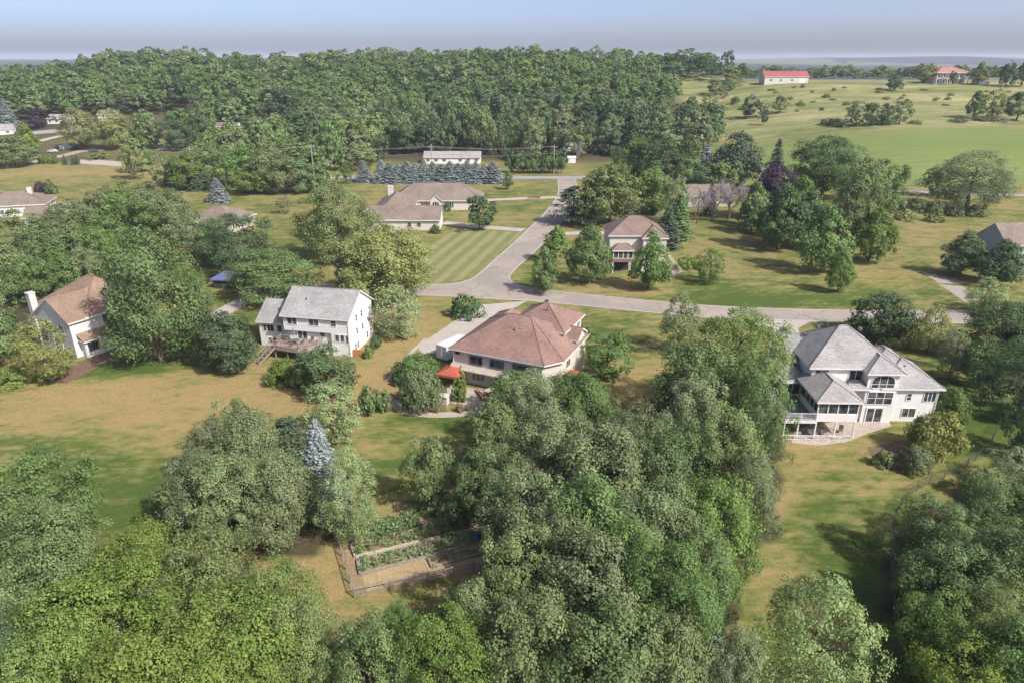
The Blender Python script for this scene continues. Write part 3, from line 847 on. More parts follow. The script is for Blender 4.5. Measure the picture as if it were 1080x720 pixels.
tb(SH, 'bush', mg, 440, 369, 400, 50, 'spreading green shrub along the concrete drive of the rose roofed house', cat='shrub')
tb(SH, 'bush', dg, 423, 388, 405, 22, 'low dark green shrub at the end of the narrow drive path', cat='shrub')
tb(SH, 'bush', dr, 405 + 80, 424, 434, 10, 'small pale shrub at the foot of the columnar evergreens', cat='shrub')
# --- by the white colonial
tb(BT, 'round', dg, 346, 359, 417, 62, 'dark green round tree in front of the white house with the deck')
tb(SH, 'bush', bgm, 300, 375, 405, 36, 'bright green bush below the wooden deck', cat='shrub')
tb(SH, 'bush', bgm, 320, 382, 408, 30, 'second bright green bush below the deck, beside the dark round tree', cat='shrub')
tb(BT, 'round', dg, 245, 324, 390, 64, 'dark green round tree left of the deck stairs')
tb(BT, 'wispy', pg, 422, 297, 357, 56, 'light green tree right of the white gable wall')
tb(SH, 'bush', dg, 397, 352, 368, 12, 'small dark shrub at the back corner of the white gable wall', cat='shrub')
tb(SH, 'bush', mg, 389, 364, 377, 13, 'low shrub on the narrow walk beside the white gable wall', cat='shrub')
tb(SH, 'bush', dg, 492, 305, 335, 35, 'dark dome shaped shrub at the mouth of the concrete drive', cat='shrub')
tb(BT, 'round', ol, 410, 230, 318, 100, 'broad olive green tree behind the right end of the white house')
tb(BT, 'open', mg, 375, 262, 316, 50, 'green tree tucked behind the roof of the white house')
tb(BT, 'open', gg, 360, 186, 277, 90, 'tall open grey green tree left of the brown ranch house')
tb(BT, 'round', mg, 292, 256, 318, 90, 'big round green tree behind the garage wing of the white house')
tb(BT, 'open', dg, 254, 220, 292, 76, 'dark open tree above the blue roofed shelter')
tb(SH, 'bush', mg, 281, 228, 240, 14, 'small dark green bush on the lawn behind the blue roofed shelter', cat='shrub')
tb(BT, 'wispy', dr, 300, 205, 226, 18, 'thin brown leaved little tree on the far lawn', cat='tree')
# --- by the brown roofed house
tb(BT, 'round', mg, 171, 232, 382, 108, 'huge round green tree between the two houses on the left', k=1)
tb(BT, 'feather', mg, 212, 275, 380, 40, 'right flank tree beside the huge round green tree')
tb(BT, 'wispy', ol, 54, 328, 402, 62, 'golden olive tree in front of the brown roofed house at the left edge')
tb(SH, 'bush', bgm, 12, 384, 406, 46, 'low bright green hedge bush at the left edge by the mulch', cat='shrub')
G5 = 'trees crowding behind the brown roofed house'
L5 = 'green tree in the group crowding behind the brown roofed house at the left edge'
for i, (u, v, w, h) in enumerate([(-8, 315, 45, 11), (2, 278, 60, 11), (45, 262, 55, 11), (80, 255, 52, 11), (20, 242, 55, 11), (-18, 350, 60, 10), (108, 262, 40, 11), (60, 240, 45, 10), (28, 292, 42, 10), (60, 284, 44, 10), (92, 281, 42, 10)]):
    tc_(BT, ['open', 'round'][i % 2], [mg, gg, mg][i % 3], u, v, w, h, L5, group=G5)
G6 = 'trees across the middle left behind the huge round tree'
L6 = 'loose grey green tree in the row behind the huge round tree, below the dry field'
for i, (u, v, w, h) in enumerate([(92, 232, 62, 13), (128, 222, 62, 14), (162, 222, 52, 13), (188, 232, 48, 11), (112, 250, 52, 12), (208, 244, 44, 10), (74, 224, 44, 10), (226, 252, 42, 11), (143, 205, 44, 10), (105, 212, 44, 10), (178, 212, 36, 9)]):
    tc_(BT, ['open', 'round', 'open'][i % 3], [gg, mg, gg][i % 3], u, v, w, h, L6, group=G6)
tb(BT, 'open', mg, 150, 205, 262, 46, 'green tree standing just behind the crown of the huge round tree')
# --- neighbourhood in the middle distance
tb(BT, 'round', dg, 506, 203, 243, 35, 'dark round tree on the ranch lawn between its two drives')
tb(SH, 'bush', dg, 470, 213, 223, 12, 'clipped round shrub by the ranch front wall', cat='shrub')
tb(SH, 'bush', dg, 459, 236, 246, 13, 'dark round shrub at the corner of the ranch gable', cat='shrub')
tb(BT, 'ovate', mg, 536, 180, 200, 12, 'small young tree on the island lawn beyond the ranch')
tb(BT, 'ovate', mg, 574, 258, 310, 32, 'young green tree at the street corner opposite the rose roofed house')
tb(BT, 'ovate', mg, 586, 235, 276, 28, 'small tree beside the road just behind the corner one')
tb(BT, 'ovate', mg, 621, 234, 300, 46, 'full oval tree left of the two storey house with the screened porch')
tb(BT, 'ovate', mg, 684, 239, 306, 43, 'full oval tree right of the screened porch')
tb(BT, 'wispy', mg, 748, 259, 299, 36, 'small spreading tree on the lawn right of the long white rails')
tb(PN, 'pine', dn, 605, 192, 237, 44, 'dark pine at the roadside bend')
tb(PN, 'pine', dn, 622, 198, 237, 34, 'second dark pine beside the roadside bend')
tb(BT, 'round', bgm, 643, 166, 238, 66, 'large bright green round tree above the roadside pines')
tb(SP_, 'spruce', bl, 663, 206, 226, 12, 'small blue spruce behind the roof of the two storey house')
tb(SP_, 'spruce', bl, 691, 207, 226, 13, 'small blue spruce behind the right roof of the two storey house')
tb(SP_, 'spruce', mg, 714, 202, 252, 30, 'green spruce right of the two storey house')
tb(SP_, 'spruce', dn, 702, 215, 262, 30, 'dark spruce at the right wall of the two storey house')
tb(BT, 'bare', tw, 735, 197, 236, 30, 'bare grey twiggy tree left of the hidden cottage')
tb(BT, 'bare', tw, 768, 184, 232, 44, 'bare grey twiggy tree in front of the hidden cottage')
tb(SP_, 'spruce', dn, 748, 190, 228, 16, 'slim dark evergreen between the two bare grey trees')
tb(BT, 'open', dg, 700, 136, 200, 56, 'dark open tree behind the bright round one, left of the far field')
tb(BT, 'round', mg, 668, 140, 196, 50, 'mid green tree at the near corner of the wooded hill')
tb(SP_, 'spruce', bl, 742, 150, 196, 30, 'grey blue spruce behind the hidden cottage')
tb(PN, 'ovate', dn, 774, 134, 198, 52, 'broad dark pine at the corner of the far green field')
tb(SP_, 'spruce', dn, 815, 145, 200, 22, 'pointed dark spruce against the far green field')
tb(BT, 'round', dg, 866, 136, 210, 74, 'largest dark green round tree against the far green field')
tb(BT, 'round', pu, 812, 166, 232, 52, 'dark purple leaved tree in the tree group on the right')
tb(BT, 'ovate', mg, 795, 190, 240, 30, 'green tree in front of the purple leaved one')
tb(BT, 'ovate', dg, 820, 190, 264, 50, 'dark oval tree below the purple leaved one')
tb(BT, 'ovate', mg, 866, 212, 288, 56, 'full oval green tree at the front of the group, above its long shadow')
tb(BT, 'round', dg, 845, 195, 262, 50, 'dark tree between the two oval ones in the right group')
tb(BT, 'ovate', bgm, 916, 214, 276, 48, 'bright green tree at the right end of the group')
tb(BT, 'open', mg, 900, 170, 256, 54, 'open green tree behind the bright one at the right end of the group')
tb(BT, 'open', mg, 930, 165, 225, 40, 'loose green tree by the near edge of the far field road')
tb(BT, 'ovate', mg, 883, 263, 309, 27, 'small lone oval tree on the lawn beside its shadow')
tb(BT, 'wispy', gg, 1018, 150, 222, 88, 'large gnarled grey green tree by the far field road')
tb(BT, 'open', gg, 985, 174, 208, 30, 'side tree left of the large gnarled grey green one')
tb(BT, 'ovate', dg, 1012, 239, 291, 46, 'dark round tree, left of the pair above the gravel patches')
tb(BT, 'ovate', dg, 1051, 249, 301, 50, 'dark round tree, right of the pair above the gravel patches')
tb(BT, 'ovate', mg, 838, 182, 252, 44, 'green tree filling the middle of the right group behind the front oval tree')
tb(BT, 'ovate', gg, 892, 188, 268, 46, 'grey green oval tree just left of the bright one in the right group')
tb(BT, 'round', mg, 792, 200, 246, 34, 'leafy tree at the left foot of the right group beside the bare trees')
tb(BT, 'round', gg, 905, 160, 232, 44, 'grey green tree at the back of the right group near the far field')
tb(BT, 'round', mg, 688, 172, 226, 42, 'mid green tree between the bright round tree and the hidden cottage')
tb(BT, 'wispy', pg, 712, 182, 236, 30, 'pale green slim tree beside the spruces right of the two storey house')
tb(BT, 'bare', tw, 751, 192, 234, 34, 'bare grey twiggy tree in the middle, right before the cottage door')
tb(BT, 'open', dg, 728, 160, 205, 40, 'dark tree behind the hidden cottage on its left side')
tb(BT, 'round', mg, 758, 168, 206, 34, 'green tree directly behind the roof of the hidden cottage')
tb(SH, 'bush', bgm, 724, 268, 284, 24, 'bright shrub beside the long white handrails', cat='shrub')
G7 = 'scrub bushes along the far field road'
for u, vt, vb, w in [(945, 205, 222, 22), (965, 207, 224, 22), (985, 209, 226, 20), (925, 204, 220, 18), (1005, 212, 228, 20), (1030, 214, 228, 24), (955, 218, 232, 26), (985, 222, 234, 20)]:
    tb(SH, 'bush', ol if vb > 230 else gg, u, vt, vb, w, 'scrub bush in the rough strip below the far field road', cat='shrub', group=G7)
tb(BT, 'round', dg, 925, 303, 357, 61, 'round dark green tree on the near side of the street behind the grey roofed house')
tb(SH, 'bush', ol, 945, 325, 362, 44, 'olive shrub right of the round tree behind the grey roofed house', cat='shrub')
tb(BT, 'wispy', ol, 978, 318, 372, 40, 'loose olive tree right of the grey roofed house')
tb(BT, 'wispy', gg, 1000, 345, 400, 30, 'thin greyish tree at the right end of the grey roofed house')
tb(BT, 'bare', tw, 1003, 345, 390, 22, 'small leafless grey tree behind the thin greyish one')
tb(SH, 'bush', mg, 1000, 405, 440, 38, 'green bush at the right corner of the grey roofed house', cat='shrub')
tb(SH, 'bush', ol, 983, 430, 478, 56, 'olive bushy tree on the lawn by the grey roofed house', cat='shrub')
tb(SH, 'bush', gg, 963, 467, 496, 36, 'low grey green shrub, larger of the two in the bed', cat='shrub')
tb(SH, 'bush', gg, 931, 473, 491, 22, 'low grey green shrub, smaller of the two in the bed', cat='shrub')
# blue spruces in a row
G8 = 'row of blue spruces behind the ranch'
for i, u in enumerate([403, 412, 421, 430, 439, 448, 457, 466, 475, 484, 493, 502, 511, 520]):
    tb(SP_, "spruce", bl, u, 167 + (i * 7) % 5, 193, 19 + (i * 5) % 6, 'blue spruce in the long hedge like row behind the ranch', group=G8, k=i % 3)
tb(SP_, 'spruce', bl, 384, 168, 192, 19, 'single blue spruce left of the long spruce row')
G9 = 'hedge trees along the far cross road'
for i, u in enumerate([538, 547, 556, 565, 574, 583, 592]):
    tb(BT, 'round', [dg, mg][i % 2], u, 155 + (i * 5) % 6, 183, 17, 'hedge like tree in the line beside the far cross road', group=G9)
tb(BT, 'bare', tw, 609, 148, 172, 12, 'thin bare tree beside the white shed at the end of the cross road')
tb(BT, 'wispy', mg, 366, 172, 194, 16, 'bright low tree left of the single blue spruce')
# middle left band
G10 = 'trees between the dry field and the power line'
for i, (u, vt, vb, w) in enumerate([(150, 142, 182, 34), (175, 160, 196, 32), (200, 158, 200, 38), (225, 146, 192, 46), (258, 150, 196, 50), (290, 152, 204, 60), (270, 170, 205, 40), (318, 165, 204, 40), (335, 172, 203, 30), (345, 160, 200, 30), (188, 165, 198, 24), (240, 168, 204, 30)]):
    tb(BT, ['round', 'open'][i % 2], [mg, gg, bgm, mg][i % 4], u, vt, vb, w, 'leafy tree in the band between the dry left field and the power line', group=G10)
tb(BT, 'wispy', ol, 143, 143, 190, 28, 'yellowish olive tree at the right end of the dry field')
tb(SP_, 'spruce', bl, 231, 186, 213, 22, 'squat blue spruce on the lawn below the leafy band')
tb(SP_, 'spruce', dn, 210, 168, 200, 26, 'dark spruce in the leafy band')
tb(BT, 'bush', pu, 44, 190, 203, 12, 'small purple shrub by the beige roofed house', cat='shrub')
tb(BT, 'bush', dg, 54, 188, 205, 13, 'small dark shrub right of the purple one', cat='shrub')
tb(BT, 'round', pu, 43, 112, 136, 25, 'dark purple round tree in the far left neighbourhood')
tb(SP_, 'spruce', bl, 10, 102, 136, 20, 'tall blue spruce at the far left edge')
tb(SP_, 'spruce', bl, 80, 92, 118, 12, 'distant blue spruce left of the big maples')
tb(BT, 'round', ol, 88, 109, 158, 40, 'large round olive tree, left of the pair in the far left neighbourhood')
tb(BT, 'round', ol, 125, 111, 158, 36, 'large round olive tree, right of the pair in the far left neighbourhood')
tb(BT, 'round', mg, 158, 112, 157, 34, 'green tree right of the large olive pair')
tb(BT, 'open', dg, 192, 118, 158, 36, 'dark open tree standing on the far lawn')
tb(BT, 'round', dg, 215, 116, 156, 30, 'dark tree right of the one on the far lawn')
tb(BT, 'round', gg, 15, 138, 176, 52, 'grey green round tree at the far left edge above the dry field')
tb(BT, 'ovate', bgm, 33, 128, 164, 20, 'bright conical tree behind the grey green one at the far left edge')
tb(SH, 'bush', gg, 104, 159, 168, 24, 'low spreading shrub in the loop of the far left drive', cat='shrub')
G11 = 'hedge plants at the edge of the dry field'
for u in (44, 49, 54, 59): tb(SH, 'column', bgm, u, 162, 173, 6, 'clipped hedge plant at the top edge of the dry field', cat='shrub', group=G11)
G12 = 'small conifers by the far left drive'
for u in (69, 78, 82): tb(SP_, 'spruce', dn, u, 163, 174, 5, 'small dark conifer beside the far left drive', group=G12)
# conspicuous pines on the hill
G13 = 'dark pines standing in the wooded hillside'
for u, vt, vb, w in [(492, 100, 140, 24), (508, 95, 138, 28), (524, 99, 140, 24), (455, 120, 152, 20), (445, 128, 154, 18), (385, 110, 152, 30), (130, 100, 122, 16), (62, 98, 122, 16), (318, 138, 158, 30)]:
    tb(PN, 'pine', dn, u, vt, vb, w, 'dark pine standing out of the wooded hillside', group=G13)
G14 = 'pale thin trees on the wooded hillside'
for u, vt, vb in [(545, 88, 118), (556, 90, 118), (568, 88, 120), (580, 92, 120), (600, 92, 118), (612, 90, 118), (530, 130, 165), (519, 132, 165)]:
    tb(BT, 'wispy', gg, u, vt, vb, 12, 'pale thin tree with light stems on the wooded hillside', group=G14)
# trees on the meadow hill
for u, vt, vb, w, s_, m, lb in [(902, 104, 133, 24, 'open', gg, 'grey green tree, left end of the clump in the upper meadow'), (918, 106, 133, 24, 'round', gg, 'round tree in the middle of the clump in the upper meadow'),
    (932, 108, 132, 14, 'spruce', dn, 'dark conifer within the clump in the upper meadow'), (948, 97, 131, 26, 'wispy', gg, 'pale tall tree, right end of the clump in the upper meadow'),
    (790, 98, 125, 18, 'round', dg, 'dark tree at the left side of the upper meadow'), (805, 104, 124, 16, 'open', gg, 'small tree beside the dark one in the upper meadow'),
    (822, 99, 120, 20, 'round', ol, 'olive bushy tree left of the upper meadow clump'), (806, 115, 132, 8, 'round', dg, 'tiny dark tree at the top corner of the green field'),
    (943, 78, 96, 18, 'round', dg, 'dark round tree below the crest left of the red roofed mansion'), (1031, 64, 90, 16, 'ovate', gg, 'tall tree right of the red roofed mansion'),
    (1004, 74, 90, 9, 'round', dg, 'small dark tree in front of the red roofed mansion'), (1060, 62, 92, 18, 'ovate', dg, 'dark tall tree right of the tan outbuilding'), (1076, 64, 92, 16, 'ovate', dg, 'dark tall tree at the right edge on the crest'),
    (1026, 94, 126, 18, 'ovate', mg, 'green tree at the left end of the right hand meadow clump'), (1045, 88, 126, 28, 'wispy', ol, 'loose olive tree in the right hand meadow clump'), (1072, 94, 127, 30, 'round', dg, 'dark tree at the right edge of the meadow clump'),
    (975, 68, 88, 24, 'round', ol, 'yellow green round tree left of the red roofed mansion')]:
    tb(SP_ if s_ == 'spruce' else BT, s_, m, u, vt, vb, w, lb)
G15 = 'low thorn bushes at the foot of the meadow'
for u, vt, vb, w in [(873, 123, 132, 18), (888, 125, 134, 16), (880, 122, 131, 14), (965, 125, 131, 14), (1010, 124, 129, 18), (1050, 122, 128, 26), (1035, 123, 128, 16)]:
    tb(SH, 'bush', gg, u, vt, vb, w, 'low thorn bush along the foot of the upper meadow', cat='shrub', group=G15)

# --- the wooded hill
W = 'woodland trees on the hillside'
clear = [P(*q) for q in ()]
rd = random.Random(5)
def in_wood(x, y):
    if y > 735 or (y < 318 and not -135 < x < -66): return False
    u = 540 + FPX * x / depth(x, y, float(zg(x, y)))
    if u < -60: return False
    edge = 98 + .05 * (y - 350) + 9 * math.sin(y / 19.0) if y > 345 else 70
    if y > 560: edge = 170
    if x > edge: return False
    if x < -135 and y < 372 + 20 * math.sin(x / 40): return False
    if -62 < x < 8 and y < 352: return False
    if -420 < x < -140 and y < 372: return False
    if x < -185 and y < 470 - 0.12 * (x + 185) and x > -420 and y < 452: return False
    if -175 < x < -120 and 380 < y < 425: return False
    if 12 < x < 60 and y < 345: return False
    return True
pts = []; cell = {}
for _ in range(60000):
    x = rd.uniform(-560, 260); y = rd.uniform(300, 735)
    if not in_wood(x, y): continue
    mind = 10.2 if y < 500 else 11.0
    cx, cy = int(x // 12), int(y // 12)
    if any((x - a) ** 2 + (y - b) ** 2 < mind * mind for i in (-1, 0, 1) for j in (-1, 0, 1) for a, b in cell.get((cx + i, cy + j), ())): continue
    cell.setdefault((cx, cy), []).append((x, y)); pts.append((x, y))
pts.sort(key=lambda p_: p_[1] + abs(p_[0]) * .15)
PAL = [mg, gg, mg, dg, gg, mg, gg, bgm]
def species(x, y):
    """kinds of tree stand in patches"""
    t = math.sin(x / 47 + 1.3 * math.sin(y / 60)) + math.sin(y / 38 + x / 90) + rd.uniform(-.9, .9)
    return PAL[int((t + 2.9) / 5.8 * 7.99) % 8]
nfront = 170
for i, (x, y) in enumerate(pts[:nfront]):
    s_ = rd.choice(['round', 'open', 'round', 'ovate', 'wispy', 'round'])
    put_tree('woodland_tree', s_, species(x, y), x, y, rd.uniform(11, 19), rd.uniform(11, 21), 'leafy tree within the dense wood covering the hillside beyond the houses', group=W, lod=2)

def mass(name, plist, mats, wr, hr, face=1, sp=None):
    """one body of many trees: nobody could count these"""
    global rng
    tpl = []
    for s_, kk in (('round', 0), ('round', 1), ('open', 0), ('open', 2), ('ovate', 0), ('wispy', 1), ('round', 2)):
        m = proto(s_, 3, kk); n = len(m.vertices); a = np.empty(n * 3, np.float32); m.vertices.foreach_get('co', a); a = a.reshape(-1, 4, 3)
        lv = np.empty(len(a), np.float32); m.attributes['lv'].data.foreach_get('value', lv)
        cen = a.mean(1); keep = (cen[:, 2] > 4.5) & (rng.random(len(a)) < face)
        tpl.append((a[keep], lv[keep]))
    CO = []; LV = []; MI = []
    for x, y in plist:
        a, lv = tpl[rd.randrange(len(tpl))]; th = rd.uniform(0, 6.28); w = rd.uniform(*wr) / 10; h = rd.uniform(*hr) / 12.2
        c_, s_ = math.cos(th), math.sin(th)
        M = np.array([[c_ * w, s_ * w, 0], [-s_ * w, c_ * w, 0], [0, 0, h]])
        CO.append(a @ M + np.array([x, y, float(zg(x, y))])); LV.append(np.clip(lv + rd.uniform(-.2, .2), 0, 1)); MI.append(np.full(len(a), mats.index(sp(x, y)) if sp else rd.randrange(len(mats))))
    me = leaf_mesh(name, np.concatenate(CO).reshape(-1, 3), np.concatenate(LV))
    for m in mats: me.materials.append(MAT[m])
    me.polygons.foreach_set('material_index', np.concatenate(MI).astype(np.int32))
    o = bpy.data.objects.new(name, me); COL.objects.link(o)
    return tag(o, kind='stuff')
rng = np.random.default_rng(3)
f_ = mass('forest', pts[nfront:], [mg, gg, bgm, dg, ol], (13, 20), (11, 21), .85, species)
f_['label'] = 'unbroken wood covering the hillside up to the skyline'
# tree line behind the crest on the right and hedges far beyond
pl = [(rd.uniform(110, 620), rd.uniform(585, 660)) for _ in range(170)] + [(rd.uniform(-700, 1600), rd.uniform(800, 1900)) for _ in range(160)]
f_ = mass('forest', pl, [mg, gg, dg], (11, 16), (9, 12.5), .6)
f_['label'] = 'tree line behind the crest of the meadow hill on the right'
print('wood', len(pts))

G16 = 'scattered small trees along the edge of the hill wood'
for u, v, w, h in [(748, 112, 16, 7), (760, 120, 12, 5), (755, 100, 18, 8), (768, 96, 14, 7), (742, 128, 14, 6), (775, 110, 9, 4), (764, 104, 10, 5), (735, 140, 16, 7), (780, 92, 12, 6), (770, 86, 16, 8), (788, 84, 12, 6), (728, 150, 16, 7), (752, 137, 9, 4)]:
    x, y = at(u, v); put_tree(BT, rd.choice(['round', 'open', 'wispy']), rd.choice([mg, ol, gg, dg]), x, y, w / FPX * y * 1.05, h * 1.2, 'small tree scattered along the meadow edge of the hill wood', group=G16)
G17 = 'low scrub dotted over the upper meadow'
for i in range(46):
    u, v = rd.uniform(770, 1085), rd.uniform(92, 122); x, y = at(u, v)
    put_tree(SH, 'bush', rd.choice([gg, ol, mg, ol]), x, y, rd.uniform(2, 6), rd.uniform(.8, 2.2), 'low scrub bush dotted over the rough upper meadow', cat='shrub', group=G17, lod=2)
# ------------------------------------------------------------------ buildings
def loc(o, rz, X, Y):
    c, s = math.cos(rz), math.sin(rz)
    return (o[0] + c * X - s * Y, o[1] + s * X + c * Y)


def FR(x, y, z=0, a=0):
    """frame on a wall: x runs along the wall, -y points out of it"""
    return Matrix.Translation((x, y, z)) @ Matrix.Rotation(a, 4, 'Z')


S_, E_, N_, W_ = 0, math.pi / 2, math.pi, -math.pi / 2


def window(par, M, w, h, nx=2, ny=1, name='window', frame='white_trim', arch=False, t=0.09):
    b = MB(); b.M = M
    hw = w / 2
    for x0, x1, z0, z1 in [(-hw - t, hw + t, -t, 0), (-hw - t, -hw, 0, h), (hw, hw + t, 0, h)] + ([(-hw - t, hw + t, h, h + t)] if not arch else []):
        b.box(x0, x1, -0.07, 0.03, z0, z1)
    for i in range(1, nx): b.box(-hw + w * i / nx - .04, -hw + w * i / nx + .04, -0.05, 0.03, 0, h)
    for j in range(1, ny): b.box(-hw, hw, -0.046, 0.03, h * j / ny - .03, h * j / ny + .03)
    n = 10; arc = [(math.cos(math.pi * i / n) * hw, h + math.sin(math.pi * i / n) * hw * .55) for i in range(n + 1)]
    if arch:
        for (xa, za), (xb, zb) in zip(arc[:-1], arc[1:]): b.bar((xa, -.02, za), (xb, -.02, zb), .07, 0, 4)
        for i in (1, 2): b.bar((-hw + w * i / 3, -.02, h), (-hw + w * i / 3, -.02, h + hw * .5), .04, 0, 4)
    f = b.build(name, frame, par)
    g_ = MB(); g_.M = M
    g_.add([(-hw, -.022, 0), (hw, -.022, 0), (hw, -.022, h)] + ([(x, -.022, z) for x, z in arc[1:]] if arch else [(-hw, -.022, h)]), [tuple(range(4 if not arch else 3 + n))])
    g_.build('pane', 'window_glass', f)
    return f


def door(par, M, w=1.0, h=2.1, mat='white_trim', glass=False, name='door'):
    b = MB(); b.M = M; b.box(-w / 2, w / 2, -0.06, 0.02, 0, h)
    b.box(-w / 2 - .1, -w / 2, -.09, .02, 0, h + .1); b.box(w / 2, w / 2 + .1, -.09, .02, 0, h + .1); b.box(-w / 2, w / 2, -.09, .02, h, h + .1)
    d = b.build(name, mat, par)
    if glass:
        g_ = MB(); g_.M = M
        for s_ in (-1, 1): g_.box(s_ * w / 4 - w / 4 + .08, s_ * w / 4 + w / 4 - .08, -.075, -.05, .1, h - .12)
        g_.build('pane', 'window_glass', d)
    else:
        g_ = MB(); g_.M = M; g_.bar((w * .36, -.06, 1), (w * .36, -.14, 1), .04, 0, 6); g_.build('handle', 'dark_frame', d)
    return d


def garage_door(par, M, w=4.8, h=2.2):
    b = MB(); b.M = M
    for j in range(4): b.box(-w / 2, w / 2, -.05, .02, j * h / 4 + .015, (j + 1) * h / 4 - .015)
    b.box(-w / 2, w / 2, -.02, .02, 0, h); b.box(-w / 2 - .12, -w / 2, -.08, .02, 0, h + .12); b.box(w / 2, w / 2 + .12, -.08, .02, 0, h + .12); b.box(-w / 2, w / 2, -.08, .02, h, h + .12)
    return b.build('garage_door', 'white_trim', par)


def hip(b, x0, x1, y0, y1, z, s=.6, o=.5, th=.22, ridge=None):
    """hip roof: material 0 covering, 1 fascia and soffit"""
    x0 -= o; x1 += o; y0 -= o; y1 += o; z -= o * s * .5
    w, d = x1 - x0, y1 - y0; m = min(w, d) / 2; zr = z + th + m * s
    if ridge is not None: m2 = ridge
    else: m2 = m
    if w >= d: r = [(x0 + m2, (y0 + y1) / 2, zr), (x1 - m2, (y0 + y1) / 2, zr)]
    else: r = [((x0 + x1) / 2, y0 + m2, zr), ((x0 + x1) / 2, y1 - m2, zr)]
    c = [(x0, y0), (x1, y0), (x1, y1), (x0, y1)]
    P0 = [(x, y, z) for x, y in c] + [(x, y, z + th) for x, y in c]
    b.add(P0, [(0, 1, 5, 4), (1, 2, 6, 5), (2, 3, 7, 6), (3, 0, 4, 7), (3, 2, 1, 0)], 1)
    T = P0[4:] + r
    if w >= d: fs = [(0, 1, 5, 4), (2, 3, 4, 5), (1, 2, 5), (3, 0, 4)]
    else: fs = [(1, 2, 5, 4), (3, 0, 4, 5), (0, 1, 4), (2, 3, 5)]
    b.add(T, fs, 0)
    e = []                                     # ridge and hip caps
    A = [Vector(p_) for p_ in T]
    for i, j in ([(0, 4), (3, 4), (1, 5), (2, 5), (4, 5)] if w >= d else [(0, 4), (1, 4), (2, 5), (3, 5), (4, 5)]):
        if (A[i] - A[j]).length > .3: b.bar(A[i], A[j], .09, 0, 4)
    return zr


def gable(b, wall, x0, x1, y0, y1, z, s=.6, axis='x', o=.45, og=.35, th=.2, left=True, right=True):
    """gable roof with its ridge along axis; the triangles go into the wall mesh"""
    if axis == 'x':
        c = (y0 + y1) / 2; hw = (y1 - y0) / 2; f = lambda u, w_, zz: (u, w_, zz); a0, a1 = x0, x1
    else:
        c = (x0 + x1) / 2; hw = (x1 - x0) / 2; f = lambda u, w_, zz: (w_, u, zz); a0, a1 = y0, y1
    zr = z + hw * s
    A0 = a0 - (og if left else 0); A1 = a1 + (og if right else 0)
    for sg in (-1, 1):
        e = c + sg * (hw + o); ze = z - o * s
        top = [f(A0, c, zr + th), f(A1, c, zr + th), f(A1, e, ze + th), f(A0, e, ze + th)]
        bot = [f(A0, c, zr), f(A1, c, zr), f(A1, e, ze), f(A0, e, ze)]
        b.add(top, [(0, 1, 2, 3)], 0)
        b.add(top + bot, [(2, 3, 7, 6), (0, 3, 7, 4), (1, 2, 6, 5), (4, 5, 6, 7)], 1)
    b.bar(f(A0, c, zr + th), f(A1, c, zr + th), .09, 0, 4)
    if wall is not None:
        for a, on in ((a0, left), (a1, right)):
            if on:
                t = .02
                wall.add([f(a - t, c - hw, z), f(a - t, c + hw, z), f(a - t, c, zr), f(a + t, c - hw, z), f(a + t, c + hw, z), f(a + t, c, zr)],
                         [(0, 1, 2), (3, 4, 5), (0, 2, 5, 3), (1, 2, 5, 4)])
    return zr


def roof_bits(roof, pts, vents=()):
    for x, y, z in pts:
        b = MB(); b.bar((x, y, z - .4), (x, y, z + .35), .09, 0, 8); b.build('vent_pipe', 'dark_frame', roof)
    for x, y, z in vents:
        b = MB(); b.box(x - .25, x + .25, y - .25, y + .25, z - .2, z + .18); b.build('roof_vent', 'dark_frame', roof)


def railing(b, p, q, z, h=1.0, gap=.16, post=1.6, r=.03):
    a = Vector((*p, z)); c = Vector((*q, z)) if len(q) == 2 else Vector(q); d = c - a; L = d.length
    n = max(1, round(L / post)); m = max(1, round(L / gap))
    for i in range(n + 1): b.bar(a + d * i / n, a + d * i / n + Vector((0, 0, h + .08)), .07, 0, 4)
    for zz in (h, .12): b.bar(a + Vector((0, 0, zz)), c + Vector((0, 0, zz)), .05, 0, 4)
    for i in range(m): b.bar(a + d * i / m + Vector((0, 0, .1)), a + d * i / m + Vector((0, 0, h)), .018, 0, 3)


def wallbox(b, x0, x1, y0, y1, z0, z1):
    b.box(x0, x1, y0, y1, z0, z1)


def part_box(name, par, mat, x0, x1, y0, y1, z0, z1):
    b = MB(); b.box(x0, x1, y0, y1, z0, z1); return b.build(name, mat, par)


# ---- grey roofed house with the white deck (right)
rz = R_(-1.5)
H = empty('house', (39.4, 81.6, 0), rz, 'large white house with grey hip roof, arched windows, screened porch and white deck', 'house')
wl = MB()
wallbox(wl, 0.3, 7.6, 0.6, 10.5, 0, 7.3)            # main block
wallbox(wl, 7.2, 11.2, -0.9, 9, 0, 7.25)            # bay with the arched windows
wallbox(wl, 10.6, 17.0, -0.5, 7.0, 0, 4.95)         # right wing
wallbox(wl, -0.8, 2.5, 6.4, 13, 0, 6.6)
wallbox(wl, -4.0, 1.0, 1.6, 9.0, 0, 4.7)
wallbox(wl, -0.6, 4.4, -5.2, .6, 2.7, 3.55)          # porch parapet
b = MB()
hip(b, 0.3, 11.2, 0.6, 10.5, 7.4, .72, .5)
hip(b, 7.2, 11.2, -0.9, 8, 7.28, .62, .5)
hip(b, 9.6, 17.0, -0.5, 7.0, 5.0, .62, .5)
hip(b, 9.0, 14.5, 2, 8.6, 6.3, .62, .4)
gable(b, wl, -0.8, 2.5, 6.4, 13, 6.6, .8, 'y', left=True)
gable(b, wl, -1.0, 6, 5.0, 11.5, 6.4, .75, 'x', right=False)
hip(b, -4.0, 1.0, 1.6, 9.0, 4.75, .5, .45)
hip(b, 4.6, 7.6, -.9, 1.2, 4.9, .5, .3)
wall = wl.build('wall', 'white_siding', H)
rf = b.build('roof', ['grey_shingle', 'white_trim'], H)
